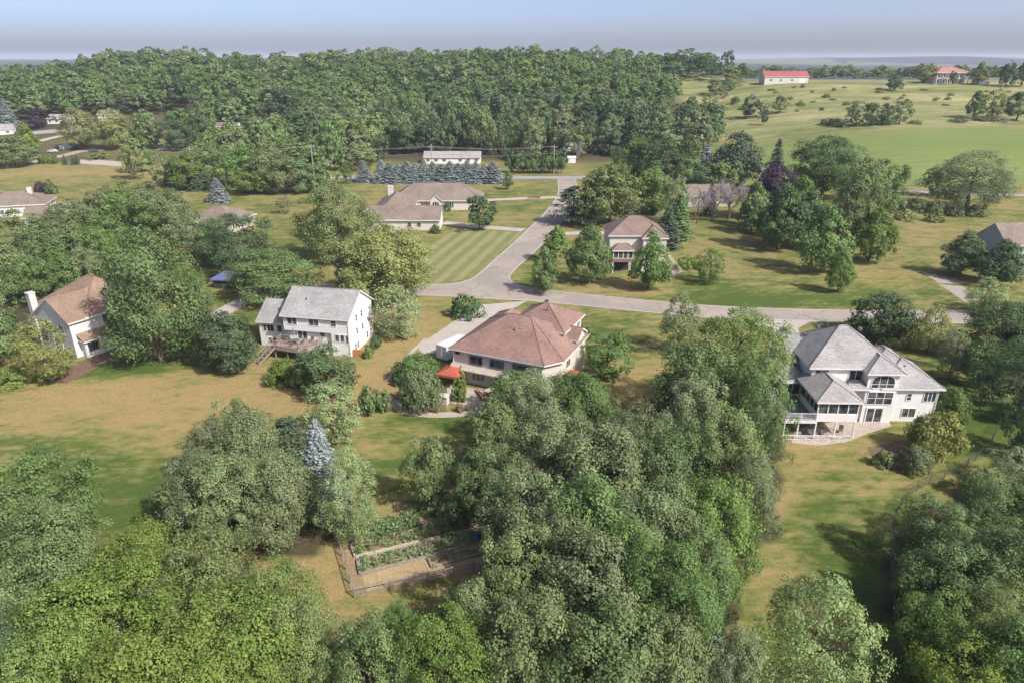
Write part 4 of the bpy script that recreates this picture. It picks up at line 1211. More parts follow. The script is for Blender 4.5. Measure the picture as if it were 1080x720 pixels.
roof_bits(rf, [(4.2, 6.8, 10.9), (9.5, 3.4, 9.3), (13.2, 2.0, 6.8)], [(3.0, 6.9, 10.6), (6.0, 6.9, 10.6), (8.6, 6.6, 10.5)])
window(H, FR(1.7, .6, 5.6), 1.7, 1.3, 2); window(H, FR(6.2, .6, 5.6), 1.7, 1.3, 2)
window(H, FR(9.2, -.9, 5.15), 2.9, 1.0, 3, 2, arch=True)
window(H, FR(9.2, -.9, 2.75), 3.2, 1.75, 3, 2)
door(H, FR(8.9, -.9, 0.05), 2.1, 2.15, glass=True, name='patio_door')
door(H, FR(6.5, .6, 0.05), 1.2, 2.1, 'grey_siding')
window(H, FR(13.6, -.5, 0.7), 1.7, 1.25, 2); window(H, FR(13.2, -.5, 3.2), .55, .95, 1, 2); window(H, FR(15.9, -.5, 3.0), 1.5, 1.4, 3)
window(H, FR(17.0, 2.5, 3.0, E_), 1.2, 1.3, 2); window(H, FR(-1.9, 1.6, 2.9), 2.9, 1.5, 3)
b = MB(); b.box(4.8, 4.9, -.02, .6, 0, 4.4); b.bar((16.85, -.6, .1), (16.85, -.6, 4.9), .06, 0, 6); b.bar((11.3, -.6, .1), (11.3, -.6, 4.9), .06, 0, 6); b.bar((0.45, .5, 3), (0.45, .5, 7.2), .06, 0, 6); b.build('downspout', 'white_trim', H)
pr = empty('porch', (0, 0, 0), 0, None, None); pr.parent = H
b = MB(); b.box(-.7, 4.5, -5.3, .4, 2.45, 2.7); b.box(-.7, 4.5, -5.3, -5.2, 2.7, 3.5)
b.build('porch_floor', 'white_trim', pr)
b = MB()
for x in (-.6, .65, 1.9, 3.15, 4.4): b.bar((x, -5.2, 3.5), (x, -5.2, 5.1), .09, 0, 4)
for y in (-3.9, -2.5, -1.2): b.bar((-.6, y, 2.7), (-.6, y, 5.1), .08, 0, 4); b.bar((4.4, y, 2.7), (4.4, y, 5.1), .08, 0, 4)
b.box(-.7, 4.5, -5.28, -5.12, 5.0, 5.2); b.box(-.68, -.52, -5.1, .5, 5.0, 5.2); b.box(4.32, 4.48, -5.1, .5, 5.0, 5.2)
b.build('porch_post', 'white_trim', pr)
b = MB(); b.box(-.58, 4.38, -5.19, -5.17, 3.5, 5.0); b.box(-.6, -.58, -5.1, .5, 3.5, 5.0); b.box(4.38, 4.4, -5.1, .5, 3.5, 5.0); b.build('porch_screen', 'window_glass', pr)
b = MB(); hip(b, -.6, 4.4, -5.2, 2.2, 5.25, .55, .45); b.build('porch_roof', ['warm_grey_shingle', 'white_trim'], pr)
dk = empty('deck', (0, 0, 0), 0, None, None); dk.parent = H
b = MB(); b.box(-4.6, -.75, -5.6, 1.6, 2.5, 2.68); b.build('deck_floor', 'grey_deck', dk)
b = MB(); railing(b, (-4.6, -5.55), (-.75, -5.55), 2.68); railing(b, (-4.6, -5.55), (-4.6, 1.5), 2.68); b.box(-4.7, -.7, -5.68, -5.6, 2.35, 2.7); b.build('railing', 'white_metal', dk)
for x in (-4.5, -2.8, -.6, 1.9, 4.3):
    b = MB(); b.bar((x, -5.4, 0), (x, -5.4, 2.5), .11, 0, 4); b.build('deck_post', 'white_trim', dk)
for x in (-4.5, 0.4):
    b = MB(); b.bar((x, -1.8, 0), (x, -1.8, 2.5), .11, 0, 4); b.build('deck_post', 'white_trim', dk)
b = MB()
for i in range(12): b.box(-6.9 + i * .2, -6.6 + i * .2, -4.4, -3.2, i * .22, i * .22 + .06)
b.bar((-6.9, -4.4, .1), (-4.6, -4.4, 2.6), .08, 0, 4); b.bar((-6.9, -3.2, .1), (-4.6, -3.2, 2.6), .08, 0, 4)
b.bar((-6.9, -4.4, 1.1), (-4.6, -4.4, 3.6), .05, 0, 4); b.bar((-6.9, -3.2, 1.1), (-4.6, -3.2, 3.6), .05, 0, 4)
for t_ in (0, .5, 1): b.bar((-6.9 + 2.3 * t_, -4.4, .1 + 2.5 * t_), (-6.9 + 2.3 * t_, -4.4, 1.1 + 2.5 * t_), .05, 0, 4)
b.build('stairs', 'white_trim', dk)
b = MB(); railing(b, (-4.6, -5.9), (3.8, -5.9), .02, .7, .2, 1.4); b.build('low_railing', 'white_metal', dk)

# ---- white colonial with the wooden deck (left middle)
rz = R_(-10.9); O = (-37.4, 104.3)
H = empty('house', (*O, 0), rz, 'white two storey house with grey gable roof, garage wing and wooden deck', 'house')
wl = MB(); wallbox(wl, 0, 11.4, .55, 9.8, 0, 3.9); wallbox(wl, 0, 11.4, 0, 9.8, 3.9, 6.6)
wallbox(wl, 8.2, 11.4, 0, .6, 0, 3.9)
wallbox(wl, -5.6, .1, 1.8, 9.5, 0, 4.5); wallbox(wl, -6.4, -1.4, 8.5, 13.8, 0, 4.3)
b = MB()
gable(b, wl, 0, 11.4, 0, 9.8, 6.6, .62, 'x')
gable(b, wl, -5.6, .1, 1.8, 9.5, 4.5, .62, 'x', right=False)
gable(b, wl, -6.4, -1.4, 6, 13.8, 4.3, .62, 'y', left=False)
wall = wl.build('wall', 'white_siding', H)
rf = b.build('roof', ['grey_shingle', 'white_trim'], H); roof_bits(rf, [(3.2, 2.6, 8.4), (-2.6, 3.6, 5.9), (8.0, 6.4, 9.0)])
part_box('eave_shade_strip', H, 'blue_siding', .02, 11.3, -.03, 0.0, 6.05, 6.58)  # blue-grey strip: soffit shadow painted onto the white front wall
for x in (1.6, 5.4): window(H, FR(x, 0, 5.0), 1.6, 1.15, 2, frame='white_trim')
window(H, FR(8.8, 0, 5.1), .85, .95, 1, 2)
window(H, FR(6.4, .55, 2.9), .8, .8, 1); door(H, FR(2.9, .55, 2.25), 1.7, 1.6, glass=True, name='patio_door')
window(H, FR(9.2, 0, 2.55), .65, 1.15, 1); window(H, FR(10.1, 0, 2.55), .65, 1.15, 1); window(H, FR(11.1 - .2, 0, 2.3), .4, 1.4, 1)
for y, z in ((3.0, 5.2), (5.2, 5.2), (2.9, 2.9), (5.2, 2.9), (1.9, .5), (2.9, .5), (6.9, .7)):
    window(H, FR(11.4, y, z, E_), .62, 1.05, 1, 2)
window(H, FR(-3.9, 1.8, 2.7), 1.9, 1.1, 3); window(H, FR(-1.9, 1.8, 2.7), .8, 1.1, 1); window(H, FR(-3.4, 1.8, .6), 1.4, .9, 2)
garage_door(H, FR(-6.4, 11.2, .02, W_), 3.6, 2.2)
part_box('back_porch_roof', H, 'grey_shingle', 11.4, 12.2, 7.4, 9.6, 4.0, 4.2)
b = MB(); b.bar((11.3, -.08, .1), (11.3, -.08, 6.4), .06, 0, 6); b.build('downspout', 'white_trim', H)
dk = empty('deck', (0, 0, 0), 0, None, None); dk.parent = H
pl_ = [(-.6, .5), (-.6, -3.0), (4.1, -3.6), (6.3, -1.6), (6.3, .5)]
b = MB(); b.prism(pl_, 2.0, 2.2); b.build('deck_floor', 'deck_wood', dk)
b = MB(); b.prism([(x, y) for x, y in [(-.7, -2.95), (4.1, -3.68), (6.4, -1.6), (6.4, -1.5), (4.1, -3.58), (-.7, -2.85)]], 1.6, 2.25)
for p_, q_ in zip(pl_[1:-1], pl_[2:]): railing(b, p_, q_, 2.2, .95, .17, 1.7)
railing(b, (-.6, -.2), (-.6, -1.6), 2.2, .95, .17, 1.5); b.build('railing', 'deck_wood', dk)
for x, y in ((-.5, -2.7), (1.8, -3.0), (4.0, -3.3), (6.1, -1.5)):
    b = MB(); b.bar((x, y, 0), (x, y, 2), .1, 0, 4); b.build('deck_post', 'deck_wood', dk)
b = MB(); top = Vector((-.6, -2.3, 2.2)); bot = Vector((-2.3, -5.4, .0)); d_ = bot - top; sd_ = Vector((-d_.y, d_.x, 0)).normalized() * .55
for i in range(11):
    c_ = top + d_ * (i + .5) / 11; q1, q2 = c_ - sd_, c_ + sd_
    b.bar(q1, q2, .15, 0, 4)
for sg in (-1, 1):
    b.bar(top + sd_ * sg, bot + sd_ * sg, .13, 0, 4); b.bar(top + sd_ * sg + Vector((0, 0, .95)), bot + sd_ * sg + Vector((0, 0, .95)), .06, 0, 4)
    for i in range(6): c_ = top + d_ * i / 5 + sd_ * sg; b.bar(c_, c_ + Vector((0, 0, .95)), .05, 0, 4)
b.build('stairs', 'deck_wood', dk)
part_box('cedar_screen', H, 'cedar', 11.6, 13.3, .3, .4, 0, 1.25)
DO, DR = O, rz

# ---- rose roofed house (centre)
rz = R_(-24.6); O3 = (-9.4, 93.2)
H = empty('house', (*O3, 0), rz, 'cream house with a broad many sided rose brown hip roof beside the concrete drive', 'house')
wl = MB()
wl.prism([(.4, .5), (14.9, .5), (16.8, 2.9), (16.8, 13.4), (.4, 13.4)], 0, 5.3); wl.prism([(.5, 10), (8, 10), (8, 16.6), (.5, 16.6)], 0, 5.3)
wallbox(wl, 6.4, 14.9, 8.3, 16.6, 0, 7.3); wallbox(wl, 14.5, 16.9, 9.0, 12.5, 0, 6.4)
b = MB()
# main roof with a clipped front right corner
def clipped(b, x0, x1, y0, y1, z, s, cl, o=.5, th=.22):
    x0 -= o; x1 += o; y0 -= o; y1 += o; z -= o * s * .5
    m = (y1 - y0) / 2; zr = z + th + m * s; ym = (y0 + y1) / 2
    base = [(x0, y0), (x1 - cl[0], y0), (x1, y0 + cl[1]), (x1, y1), (x0, y1)]
    lo = [(x, y, z) for x, y in base]; hi = [(x, y, z + th) for x, y in base]; r = [(x0 + m, ym, zr), (x1 - m, ym, zr)]
    n = 5; b.add(lo + hi, [(i, (i + 1) % n, n + (i + 1) % n, n + i) for i in range(n)] + [(4, 3, 2, 1, 0)], 1)
    b.add(hi + r, [(0, 1, 6, 5), (1, 2, 6), (2, 3, 6), (3, 4, 5, 6), (4, 0, 5)], 0)
    A = [Vector(p_) for p_ in hi + r]
    for i, j in ((0, 5), (4, 5), (1, 6), (2, 6), (3, 6), (5, 6)): b.bar(A[i], A[j], .09, 0, 4)
clipped(b, .4, 16.8, .5, 13.4, 5.3, .60, (2.0, 2.6))
hip(b, .5, 8.2, 6, 16.6, 5.3, .60, .5)
hip(b, 6.4, 14.9, 8.3, 16.6, 7.3, .58, .5)
gable(b, wl, 13.5, 16.9, 9.0, 12.5, 6.3, .6, 'x', left=False)
wall = wl.build('wall', 'cream_siding', H)
rf = b.build('roof', ['rose_shingle', 'white_trim'], H)
roof_bits(rf, [(8.8, 4.4, 8.1), (4.8, 8.2, 8.3), (11.3, 11.0, 9.7)], [(9.4, 5.0, 8.1), (9.8, 14.4, 9.6)])
# front: plain upper panels, pale band, lower storey
part_box('wall_panel', H, 'grey_siding', 3.0, 13.6, .46, .5, 3.1, 5.0)
b = MB(); b.add([(.3, .5, 3.05), (14.9, .5, 3.05), (14.9, -.75, 2.62), (.3, -.75, 2.62)], [(0, 1, 2, 3)]); b.box(.3, 14.9, -.75, .5, 2.45, 2.6); b.build('ledge', 'stone', H)
for x, w in ((4.3, 1.9), (7.7, 2.1), (11.7, 2.8)): window(H, FR(x, .46, 3.4), w, 1.15, 3 if w > 2 else 2, frame='dark_frame')
window(H, FR(1.2, .5, 4.5), .6, .35, 1, frame='dark_frame')
window(H, FR(4.6, .5, .8), 2.0, 1.05, 3, frame='white_trim'); door(H, FR(8.6, .5, 0.05), 1.8, 2.1, glass=True, name='patio_door'); window(H, FR(11.4, .5, .8), 1.5, 1.1, 2)
window(H, FR(16.8, 5.6, 3.2, E_), 1.6, 1.2, 2); window(H, FR(14.9, 15.2, 5.7, E_), 1.2, 1.0, 2); window(H, FR(16.9, 10.8, 4.2, E_), 1.1, 1.3, 2)
garage_door(H, FR(.5, 14.2, .02, W_), 4.2, 2.3)
b = MB(); b.bar((.5, .42, .1), (.5, .42, 5.1), .06, 0, 6); b.build('downspout', 'white_trim', H)
c_ = MB(); c_.bar((14.8, .42, .1), (14.8, .42, 5.1), .06, 0, 6); c_.build('downspout', 'white_trim', H)
part_box('side_balcony', H, 'red_cloth', 16.9, 18.3, 4.2, 6.4, 1.9, 2.5)

# ---- brown roofed house at the left edge
rz = R_(-30.7); O1 = (-79.0, 106.6)
H = empty('house', (*O1, 0), rz, 'white house with brown gable roof and white chimney at the left edge', 'house')
wl = MB(); wallbox(wl, 0, 9.6, 0, 14.5, 0, 6.2); wallbox(wl, -4.2, 1, 2.6, 14.5, 0, 6.1); wallbox(wl, -6.0, .1, 1.2, 9, 0, 4.6); wallbox(wl, 9.6, 11.0, 1.0, 9, 0, 2.9)
b = MB()
gable(b, wl, 0, 9.6, 0, 8, 6.2, .62, 'y', right=False, o=.5)
hip(b, -4.2, 9.6, 2.6, 14.5, 6.2, .68, .5)
hip(b, -6.0, 1, 1.2, 9, 4.6, .62, .5)
wall = wl.build('wall', 'cool_white_siding', H)
rf = b.build('roof', ['brown_shingle', 'white_trim'], H)
b = MB(); b.add([(9.6, .6, 3.9), (9.6, 9.2, 3.9), (11.5, 9.2, 2.9), (11.5, .6, 2.9)], [(0, 1, 2, 3)]); b.box(9.6, 11.5, .6, 9.2, 2.7, 2.88, 1); b.build('porch_roof', ['brown_shingle', 'white_trim'], H)
b = MB(); b.box(-1.7, -.6, -.2, .8, 0, 9.1); b.box(-1.78, -.52, -.28, .88, 9.1, 9.3); b.build('chimney', 'chimney_white', H)
window(H, FR(9.6, 6.2, 4.5, E_), 1.5, 1.1, 2, frame='dark_frame'); window(H, FR(11.0, 2.2, 1.0, E_), 1.5, 1.3, 3, frame='dark_frame'); window(H, FR(11.0, 6.8, 1.0, E_), 1.5, 1.2, 2, frame='dark_frame')
window(H, FR(6.8, 0, 3.6), 1.5, 1.4, 2); window(H, FR(3.0, 0, 3.6), 1.5, 1.4, 2); window(H, FR(4.8, 0, .9), 2.2, 1.3, 3)
b = MB(); b.bar((11.0, .9, .1), (11.0, .9, 2.7), .06, 0, 6); b.build('downspout', 'white_trim', H)

# ---- two storey house with a screened porch beyond the street
H = empty('house', (21.8, 150, 0), 0, 'two storey cream house with brown hip roof between two oval trees', 'house')
wl = MB(); wallbox(wl, .3, 12.8, 1.2, 11, 0, 8.2); wallbox(wl, 1, 5.4, -.9, 1.2, 2.7, 3.5)
b = MB(); hip(b, .3, 12.8, 1.2, 11, 8.2, .62, .5); hip(b, 7.6, 12.8, -.4, 9, 8.0, .7, .45)
wallbox(wl, 7.6, 12.8, -.4, 2, 0, 8.0)
wl.build('wall', 'cream_siding', H); rf = b.build('roof', ['dusty_shingle', 'white_trim'], H); roof_bits(rf, [(4, 8, 10.6), (10, 5, 10.2)])
pr = empty('porch', (0, 0, 0), 0, None, None); pr.parent = H
b = MB()
for x in (1, 2.1, 3.2, 4.3, 5.4): b.bar((x, -.8, 3.4), (x, -.8, 5.2), .1, 0, 4)
for x in (1, 5.4): b.bar((x, -.8, 0), (x, -.8, 2.7), .14, 0, 4)
b.box(.9, 5.5, -.9, -.7, 5.1, 5.3); b.build('porch_post', 'white_trim', pr)
part_box('porch_screen', pr, 'window_glass', 1.05, 5.35, -.78, -.76, 3.5, 5.1)
part_box('porch_skirt', pr, 'rose_shingle', .95, 5.45, -.95, -.9, 2.6, 3.4)
b = MB(); hip(b, 1, 5.4, -.9, 1.6, 5.3, .75, .4); b.build('porch_roof', ['dusty_shingle', 'white_trim'], pr)
part_box('porch_shade_panel', H, 'painted_shade', 1.5, 4.9, 1.15, 1.2, .1, 2.4)  # flat dark panel painting the shade of the space below the porch
window(H, FR(9.4, -.4, 5.5), 1.6, 1.2, 2); window(H, FR(9.4, -.4, 2.8), 1.8, 1.4, 2); window(H, FR(12.8, 5, 5.4, E_), 1.2, 1.2, 2); garage_door(H, FR(.3, 6, .02, W_), 4, 2.3)
# long white rails right of it
H = empty('handrail_steps', P(709, 291) + (0,), 0, 'long stairway with white handrails on the slope right of the two storey house', 'stairs')
for x in (0, 2.2):
    b = MB()
    for i in range(8): b.bar((x, i * 2.2, 0), (x, i * 2.2, 1.1), .07, 0, 4)
    b.bar((x, 0, 1.1), (x, 15.4, 1.1), .07, 0, 4); b.bar((x, 0, .6), (x, 15.4, .6), .05, 0, 4); b.build('handrail', 'white_trim', H)
b = MB()
for i in range(30): b.box(.1, 2.1, i * .5, i * .5 + .42, .03, .12 + (i % 2) * .02)
b.build('tread', 'deck_wood', H)

# ---- brown ranch
H = empty('house', (-41.5, 190, 0), 0, 'long low brown roofed ranch house with a gabled front wing', 'house')
wl = MB(); wallbox(wl, .5, 21, 1, 11, 0, 3.1); wallbox(wl, 1.5, 11, 8, 31, 0, 3.1); wallbox(wl, 6, 31.5, 29, 42, 0, 3.1)
b = MB()
gable(b, wl, .5, 21, 1, 11, 3.1, .55, 'x', left=False, o=.6); hip(b, 0, 11, 1.2, 31, 3.12, .55, .6); hip(b, 3, 31.5, 29, 42, 3.1, .62, .6)
gable(b, wl, 15.5, 19, 27.6, 34, 3.3, .9, 'y', right=False)
wallbox(wl, 15.5, 19, 27.6, 29.2, 0, 3.3)
wl.build('wall', 'cream_siding', H); rf = b.build('roof', ['taupe_shingle', 'white_trim'], H); roof_bits(rf, [(8, 20, 5.4), (20, 38, 6.2)])
b = MB(); b.box(2.3, 3.8, 27.5, 29, 2, 7.6); b.box(2.2, 3.9, 27.4, 29.1, 7.6, 7.8); b.build('chimney', 'chimney_white', H)
for x in (12.5, 15.2): window(H, FR(x, 1, 1.0), 1.1, 1.2, 1)
window(H, FR(17.2, 27.6, .9), 2.2, 1.5, 3, arch=True); window(H, FR(13.3, 29, .9), 2, 1.5, 3); window(H, FR(21.5, 29, .8), 2.6, 1.6, 4)
garage_door(H, FR(21, 6, .02, E_), 4.8, 2.3); garage_door(H, FR(31.5, 35, .02, E_), 4.8, 2.3)

# ---- far houses
def simple_house(o, rz, w, d, h, roofmat, wallmat, label, slope=.5, kind='gable', nwin=4, garage=False, chim=False):
    H = empty('house', (o[0], o[1], float(zg(*o))), rz, label, 'house')
    wl = MB(); wallbox(wl, -w / 2, w / 2, 0, d, -2.5, h); b = MB()
    if kind == 'gable': zr = gable(b, wl, -w / 2, w / 2, 0, d, h, slope, 'x', o=.6)
    else: zr = hip(b, -w / 2, w / 2, 0, d, h, slope, .6)
    wl.build('wall', wallmat, H); b.build('roof', [roofmat, 'white_trim'], H)
    xs = [-w / 2 + w * (i + .5) / nwin for i in range(nwin)]
    for i, x in enumerate(xs):
        if garage and i == nwin - 1: garage_door(H, FR(x, 0, 0.02), min(4.5, w / nwin * .9), 2.2)
        elif i == nwin // 2: door(H, FR(x, 0, .02), 1.1, 2.1)
        else: window(H, FR(x, 0, 1.0), 1.5, 1.2, 2)
        if h > 5: window(H, FR(x, 0, 3.9), 1.4, 1.2, 2)
    if chim:
        b = MB(); b.box(w * .2, w * .2 + 1.2, d * .4, d * .4 + 1.2, h, zr + 1.1); b.build('chimney', 'chimney_white', H)
    return H
simple_house(at(477, 173), 0, 26, 9, 3.0, 'warm_grey_shingle', 'white_siding', 'low white ranch with a pale grey gable roof behind the blue spruces', .42, nwin=7)
simple_house(at(16, 229), R_(18), 17, 12, 3.4, 'taupe_shingle', 'white_siding', 'white walled house with wide beige hip roof at the left edge', .5, 'hip', 5, True, True)
simple_house(at(46, 240), R_(12), 9, 8, 3.0, 'taupe_shingle', 'cool_white_siding', 'small beige roofed wing house beside the wide beige hip roof', .55, 'gable', 3)
simple_house(at(222, 245), R_(-14), 13, 12, 3.0, 'taupe_shingle', 'cream_siding', 'beige roofed house mostly hidden by trees above the blue roofed shelter', .5, 'hip', 4)
simple_house(at(64, 131), 0, 16, 9, 3.0, 'warm_grey_shingle', 'white_siding', 'small white house beside the dark purple tree', .45, 'gable', 4)
simple_house(at(-2, 143), R_(25), 15, 10, 3.2, 'warm_grey_shingle', 'white_siding', 'white roofed house cut by the left edge of the frame', .45, 'gable', 3)
simple_house(at(112, 129), 0, 9, 7, 4.5, 'taupe_shingle', 'cream_siding', 'small cream house showing between the olive maples', .6, 'gable', 3)
simple_house(at(238, 140), R_(-8), 13, 8, 3.2, 'dusty_shingle', 'white_siding', 'white house with reddish roof among the trees on the left hillside', .45, 'gable', 4)
simple_house(at(247, 152), R_(-8), 12, 7, 2.8, 'warm_grey_shingle', 'cream_siding', 'grey roofed garage below the reddish roofed house', .4, 'gable', 3, True)
simple_house(at(167, 84), 0, 20, 10, 6.2, 'warm_grey_shingle', 'white_siding', 'distant white house near the top of the wooded hill', .4, 'gable', 5)
simple_house(at(84, 88), 0, 16, 10, 8, 'warm_grey_shingle', 'cream_siding', 'distant pale house among the trees near the left skyline', .4, 'gable', 4) if False else None
simple_house(at(749, 218), R_(6), 15, 10, 3.6, 'taupe_shingle', 'cream_siding', 'cottage half hidden behind the bare grey trees', .5, 'gable', 4)
simple_house(at(1082, 277), R_(4), 12, 10, 4.6, 'taupe_shingle', 'blue_siding', 'blue grey gabled house at the right edge behind the dark tree pair', .75, 'gable', 4)
simple_house(at(652, 218), 0, 6, 6, 4.5, 'brown_shingle', 'cream_siding', 'x', .7, 'hip', 2) if False else None
simple_house(at(604, 160), 0, 10, 6, 3, 'warm_grey_shingle', 'white_siding', 'white house end showing under the trees beyond the cross road', .4, 'gable', 3)
simple_house(at(603, 173.5), 0, 4, 3, 2.4, 'white_trim', 'white_siding', 'tiny white shed at the end of the cross road', .4, 'gable', 1) if False else None
sh = empty('shed', (*at(603, 172.5), 0), 0, 'tiny white shed at the end of the cross road', 'shed')
wl = MB(); wl.box(-1.8, 1.8, 0, 2.6, 0, 2.2); b = MB(); gable(b, wl, -1.8, 1.8, 0, 2.6, 2.2, .5, 'x', .2, .2); wl.build('wall', 'white_siding', sh); b.build('roof', ['white_trim', 'white_trim'], sh); door(sh, FR(0, 0, .02), .9, 1.9)

# barn with the red roof
o = at(829, 88.5); H = empty('barn', (o[0], o[1], float(zg(*o))), 0, 'long cream barn with a bright red metal roof on the crest', 'barn')
wl = MB(); wallbox(wl, -15.5, 15.5, 0, 12, -3, 4.6); b = MB(); gable(b, wl, -15.5, 15.5, 0, 12, 4.6, .55, 'x', .5, .5)
wl.build('wall', 'barn_siding', H); b.build('roof', ['red_metal_roof', 'white_trim'], H)
for x in (-11, -4, 4): window(H, FR(x, 0, 1.6), 1.6, 1.2, 2)
garage_door(H, FR(11, 0, .02), 4, 3.4)
# mansion
o = at(1003, 89); H = empty('mansion', (o[0], o[1], float(zg(*o))), R_(4), 'large white mansion with a red tile hip roof on the crest', 'house')
wl = MB(); wallbox(wl, -11, 11, 2.5, 15, -3, 7.4); b = MB(); hip(b, -11.5, 12.5, -.2, 15, 7.4, .42, .9)
wl.build('wall', 'white_siding', H); b.build('roof', ['red_tile_roof', 'white_trim'], H)
for x in (-11, -7, -3, 1, 5, 9, 12):
    b = MB(); b.bar((x, .2, -2), (x, .2, 7.3), .3, 0, 8); b.build('column', 'white_trim', H)
part_box('balcony', H, 'white_trim', -11.2, 12, 0, 2.4, 3.6, 4.0)
for x in (-9, -5, -1, 3, 7): window(H, FR(x, 2.5, 4.6), 2, 1.9, 2); window(H, FR(x, 2.5, .6), 2, 2, 2)
o = at(1037, 90); H = empty('outbuilding', (o[0], o[1], float(zg(*o))), 0, 'small tan outbuilding with pinkish roof right of the mansion', 'outbuilding')
wl = MB(); wallbox(wl, -4, 4, 0, 7, -2, 4.2); b = MB(); hip(b, -4, 4, 0, 7, 4.2, .5, .5); wl.build('wall', 'cream_siding', H); b.build('roof', ['red_tile_roof', 'white_trim'], H); garage_door(H, FR(0, 0, .02), 3.4, 2.6)
# ------------------------------------------------------------------ smaller things
# blue roofed shelter
o = P(241, 305); H = empty('shelter', (*o, 0), R_(-6), 'small dark green shelter with a blue metal roof under the trees', 'shelter')
wl = MB(); wl.box(-3, 3, 0, 3.4, 0, 1.9); wl.build('wall', 'green_wall', H)
b = MB(); hip(b, -3.2, 3.2, -.2, 3.6, 2.0, .55, .3); b.build('roof', ['blue_roof', 'blue_roof'], H)
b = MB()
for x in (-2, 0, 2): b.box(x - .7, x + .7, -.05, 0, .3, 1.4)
b.build('shade_panel', 'painted_shade', H)  # solid dark panels paint the unlit interior onto the closed wall

# white enclosed trailer on the drive
H = empty('cargo_trailer', (*P(466, 381), 0), R_(52), 'white boxy enclosed trailer parked on the drive by the rose roofed house', 'trailer')
b = MB(); b.box(0, 5.4, -1.15, 1.15, .45, 2.75); b.add([(5.4, -1.15, .45), (5.4, 1.15, .45), (6.1, 0, .45), (5.4, -1.15, 2.75), (5.4, 1.15, 2.75), (6.1, 0, 2.6)], [(0, 2, 5, 3), (2, 1, 4, 5), (3, 5, 4), (0, 1, 2)]); b.build('body', 'car_white', H)
b = MB(); b.box(-.04, 0, -1.05, 1.05, .5, 2.65); b.box(-.08, -.04, -.02, .02, .5, 2.65); d_ = b.build('rear_door', 'white_metal', H)
for x in (2.2, 3.1):
    for y in (-1.2, 1.2):
        b = MB(); b.bar((x, y - .1, .36), (x, y + .1, .36), .36, 0, 16); w_ = b.build('wheel', 'rubber', H)
        b = MB(); b.bar((x, y - .12, .36), (x, y + .12, .36), .18, 0, 12); b.build('rim', 'white_metal', w_)
b = MB(); b.bar((5.6, -.6, .5), (7.2, 0, .45), .06, 0, 4); b.bar((5.6, .6, .5), (7.2, 0, .45), .06, 0, 4); b.build('tow_bar', 'dark_frame', H)

# red canopy at the left corner of the rose roofed house
H = empty('canopy', (*P(473, 410), 0), R_(-20), 'orange red fabric canopy on a frame beside the columnar evergreens', 'canopy')
b = MB()
for x in (-1.5, 1.5):
    for y in (0, 2.8): b.bar((x, y, 0), (x, y, 2.3), .06, 0, 6)
b.build('frame', 'dark_frame', H)
b = MB(); b.add([(-1.8, -.3, 2.3), (1.8, -.3, 2.3), (1.8, 3.1, 2.3), (-1.8, 3.1, 2.3), (0, 1.4, 3.1), (-1.8, -.3, 1.95), (1.8, -.3, 1.95), (1.8, 3.1, 1.95), (-1.8, 3.1, 1.95)],
               [(0, 1, 4), (1, 2, 4), (2, 3, 4), (3, 0, 4), (5, 6, 1, 0), (6, 7, 2, 1), (7, 8, 3, 2), (8, 5, 0, 3)]); b.build('cloth', 'red_cloth', H)
b = MB(); b.box(-1.5, 1.5, 2.7, 2.76, .1, 1.9); b.build('back_panel', 'red_cloth', H)
H = empty('storage_box', (*P(468, 425), 0), R_(-20), 'pale green storage box at the end of the patio', 'storage box')
part_box('box_body', H, 'cream_siding', -.7, .7, -.45, .45, 0, 1.25); b = MB(); b.add([(-.8, -.55, 1.25), (.8, -.55, 1.25), (.8, .55, 1.4), (-.8, .55, 1.4)], [(0, 1, 2, 3)]); b.box(-.8, .8, -.55, .55, 1.2, 1.25); b.build('lid', 'barn_siding', H)


def table(loc_, rz, r, label, mat='dark_frame', z=0, h=.72, group=None):
    T = empty('patio_table', (*loc_, z), rz, label, 'table')
    b = MB(); b.bar((0, 0, h - .04), (0, 0, h), r, 0, 20); b.build('tabletop', mat, T)
    b = MB(); b.bar((0, 0, 0), (0, 0, h), .06, 0, 8); b.bar((0, 0, 0), (0, 0, .05), r * .5, 0, 12); b.build('pedestal', mat, T)
    return T


def chair(loc_, rz, label, mat='dark_frame', z=0, group=None, cushion='taupe_shingle'):
    T = empty('patio_chair', (*loc_, z), rz, label, 'chair', group)
    b = MB(); b.box(-.27, .27, -.27, .27, .40, .48); b.build('seat', mat, T)
    b = MB(); b.add([(-.27, .24, .48), (.27, .24, .48), (.27, .30, .48), (-.27, .30, .48), (-.25, .38, 1.0), (.25, .38, 1.0), (.25, .43, 1.0), (-.25, .43, 1.0)],
                   [(0, 1, 5, 4), (1, 2, 6, 5), (2, 3, 7, 6), (3, 0, 4, 7), (4, 5, 6, 7)]); b.build('backrest', mat, T)
    for x in (-.24, .24):
        for y in (-.24, .24): b = MB(); b.bar((x, y, 0), (x, y, .4), .025, 0, 5); b.build('leg', mat, T)
    return T


MAT['bronze'] = MAT['old_timber']
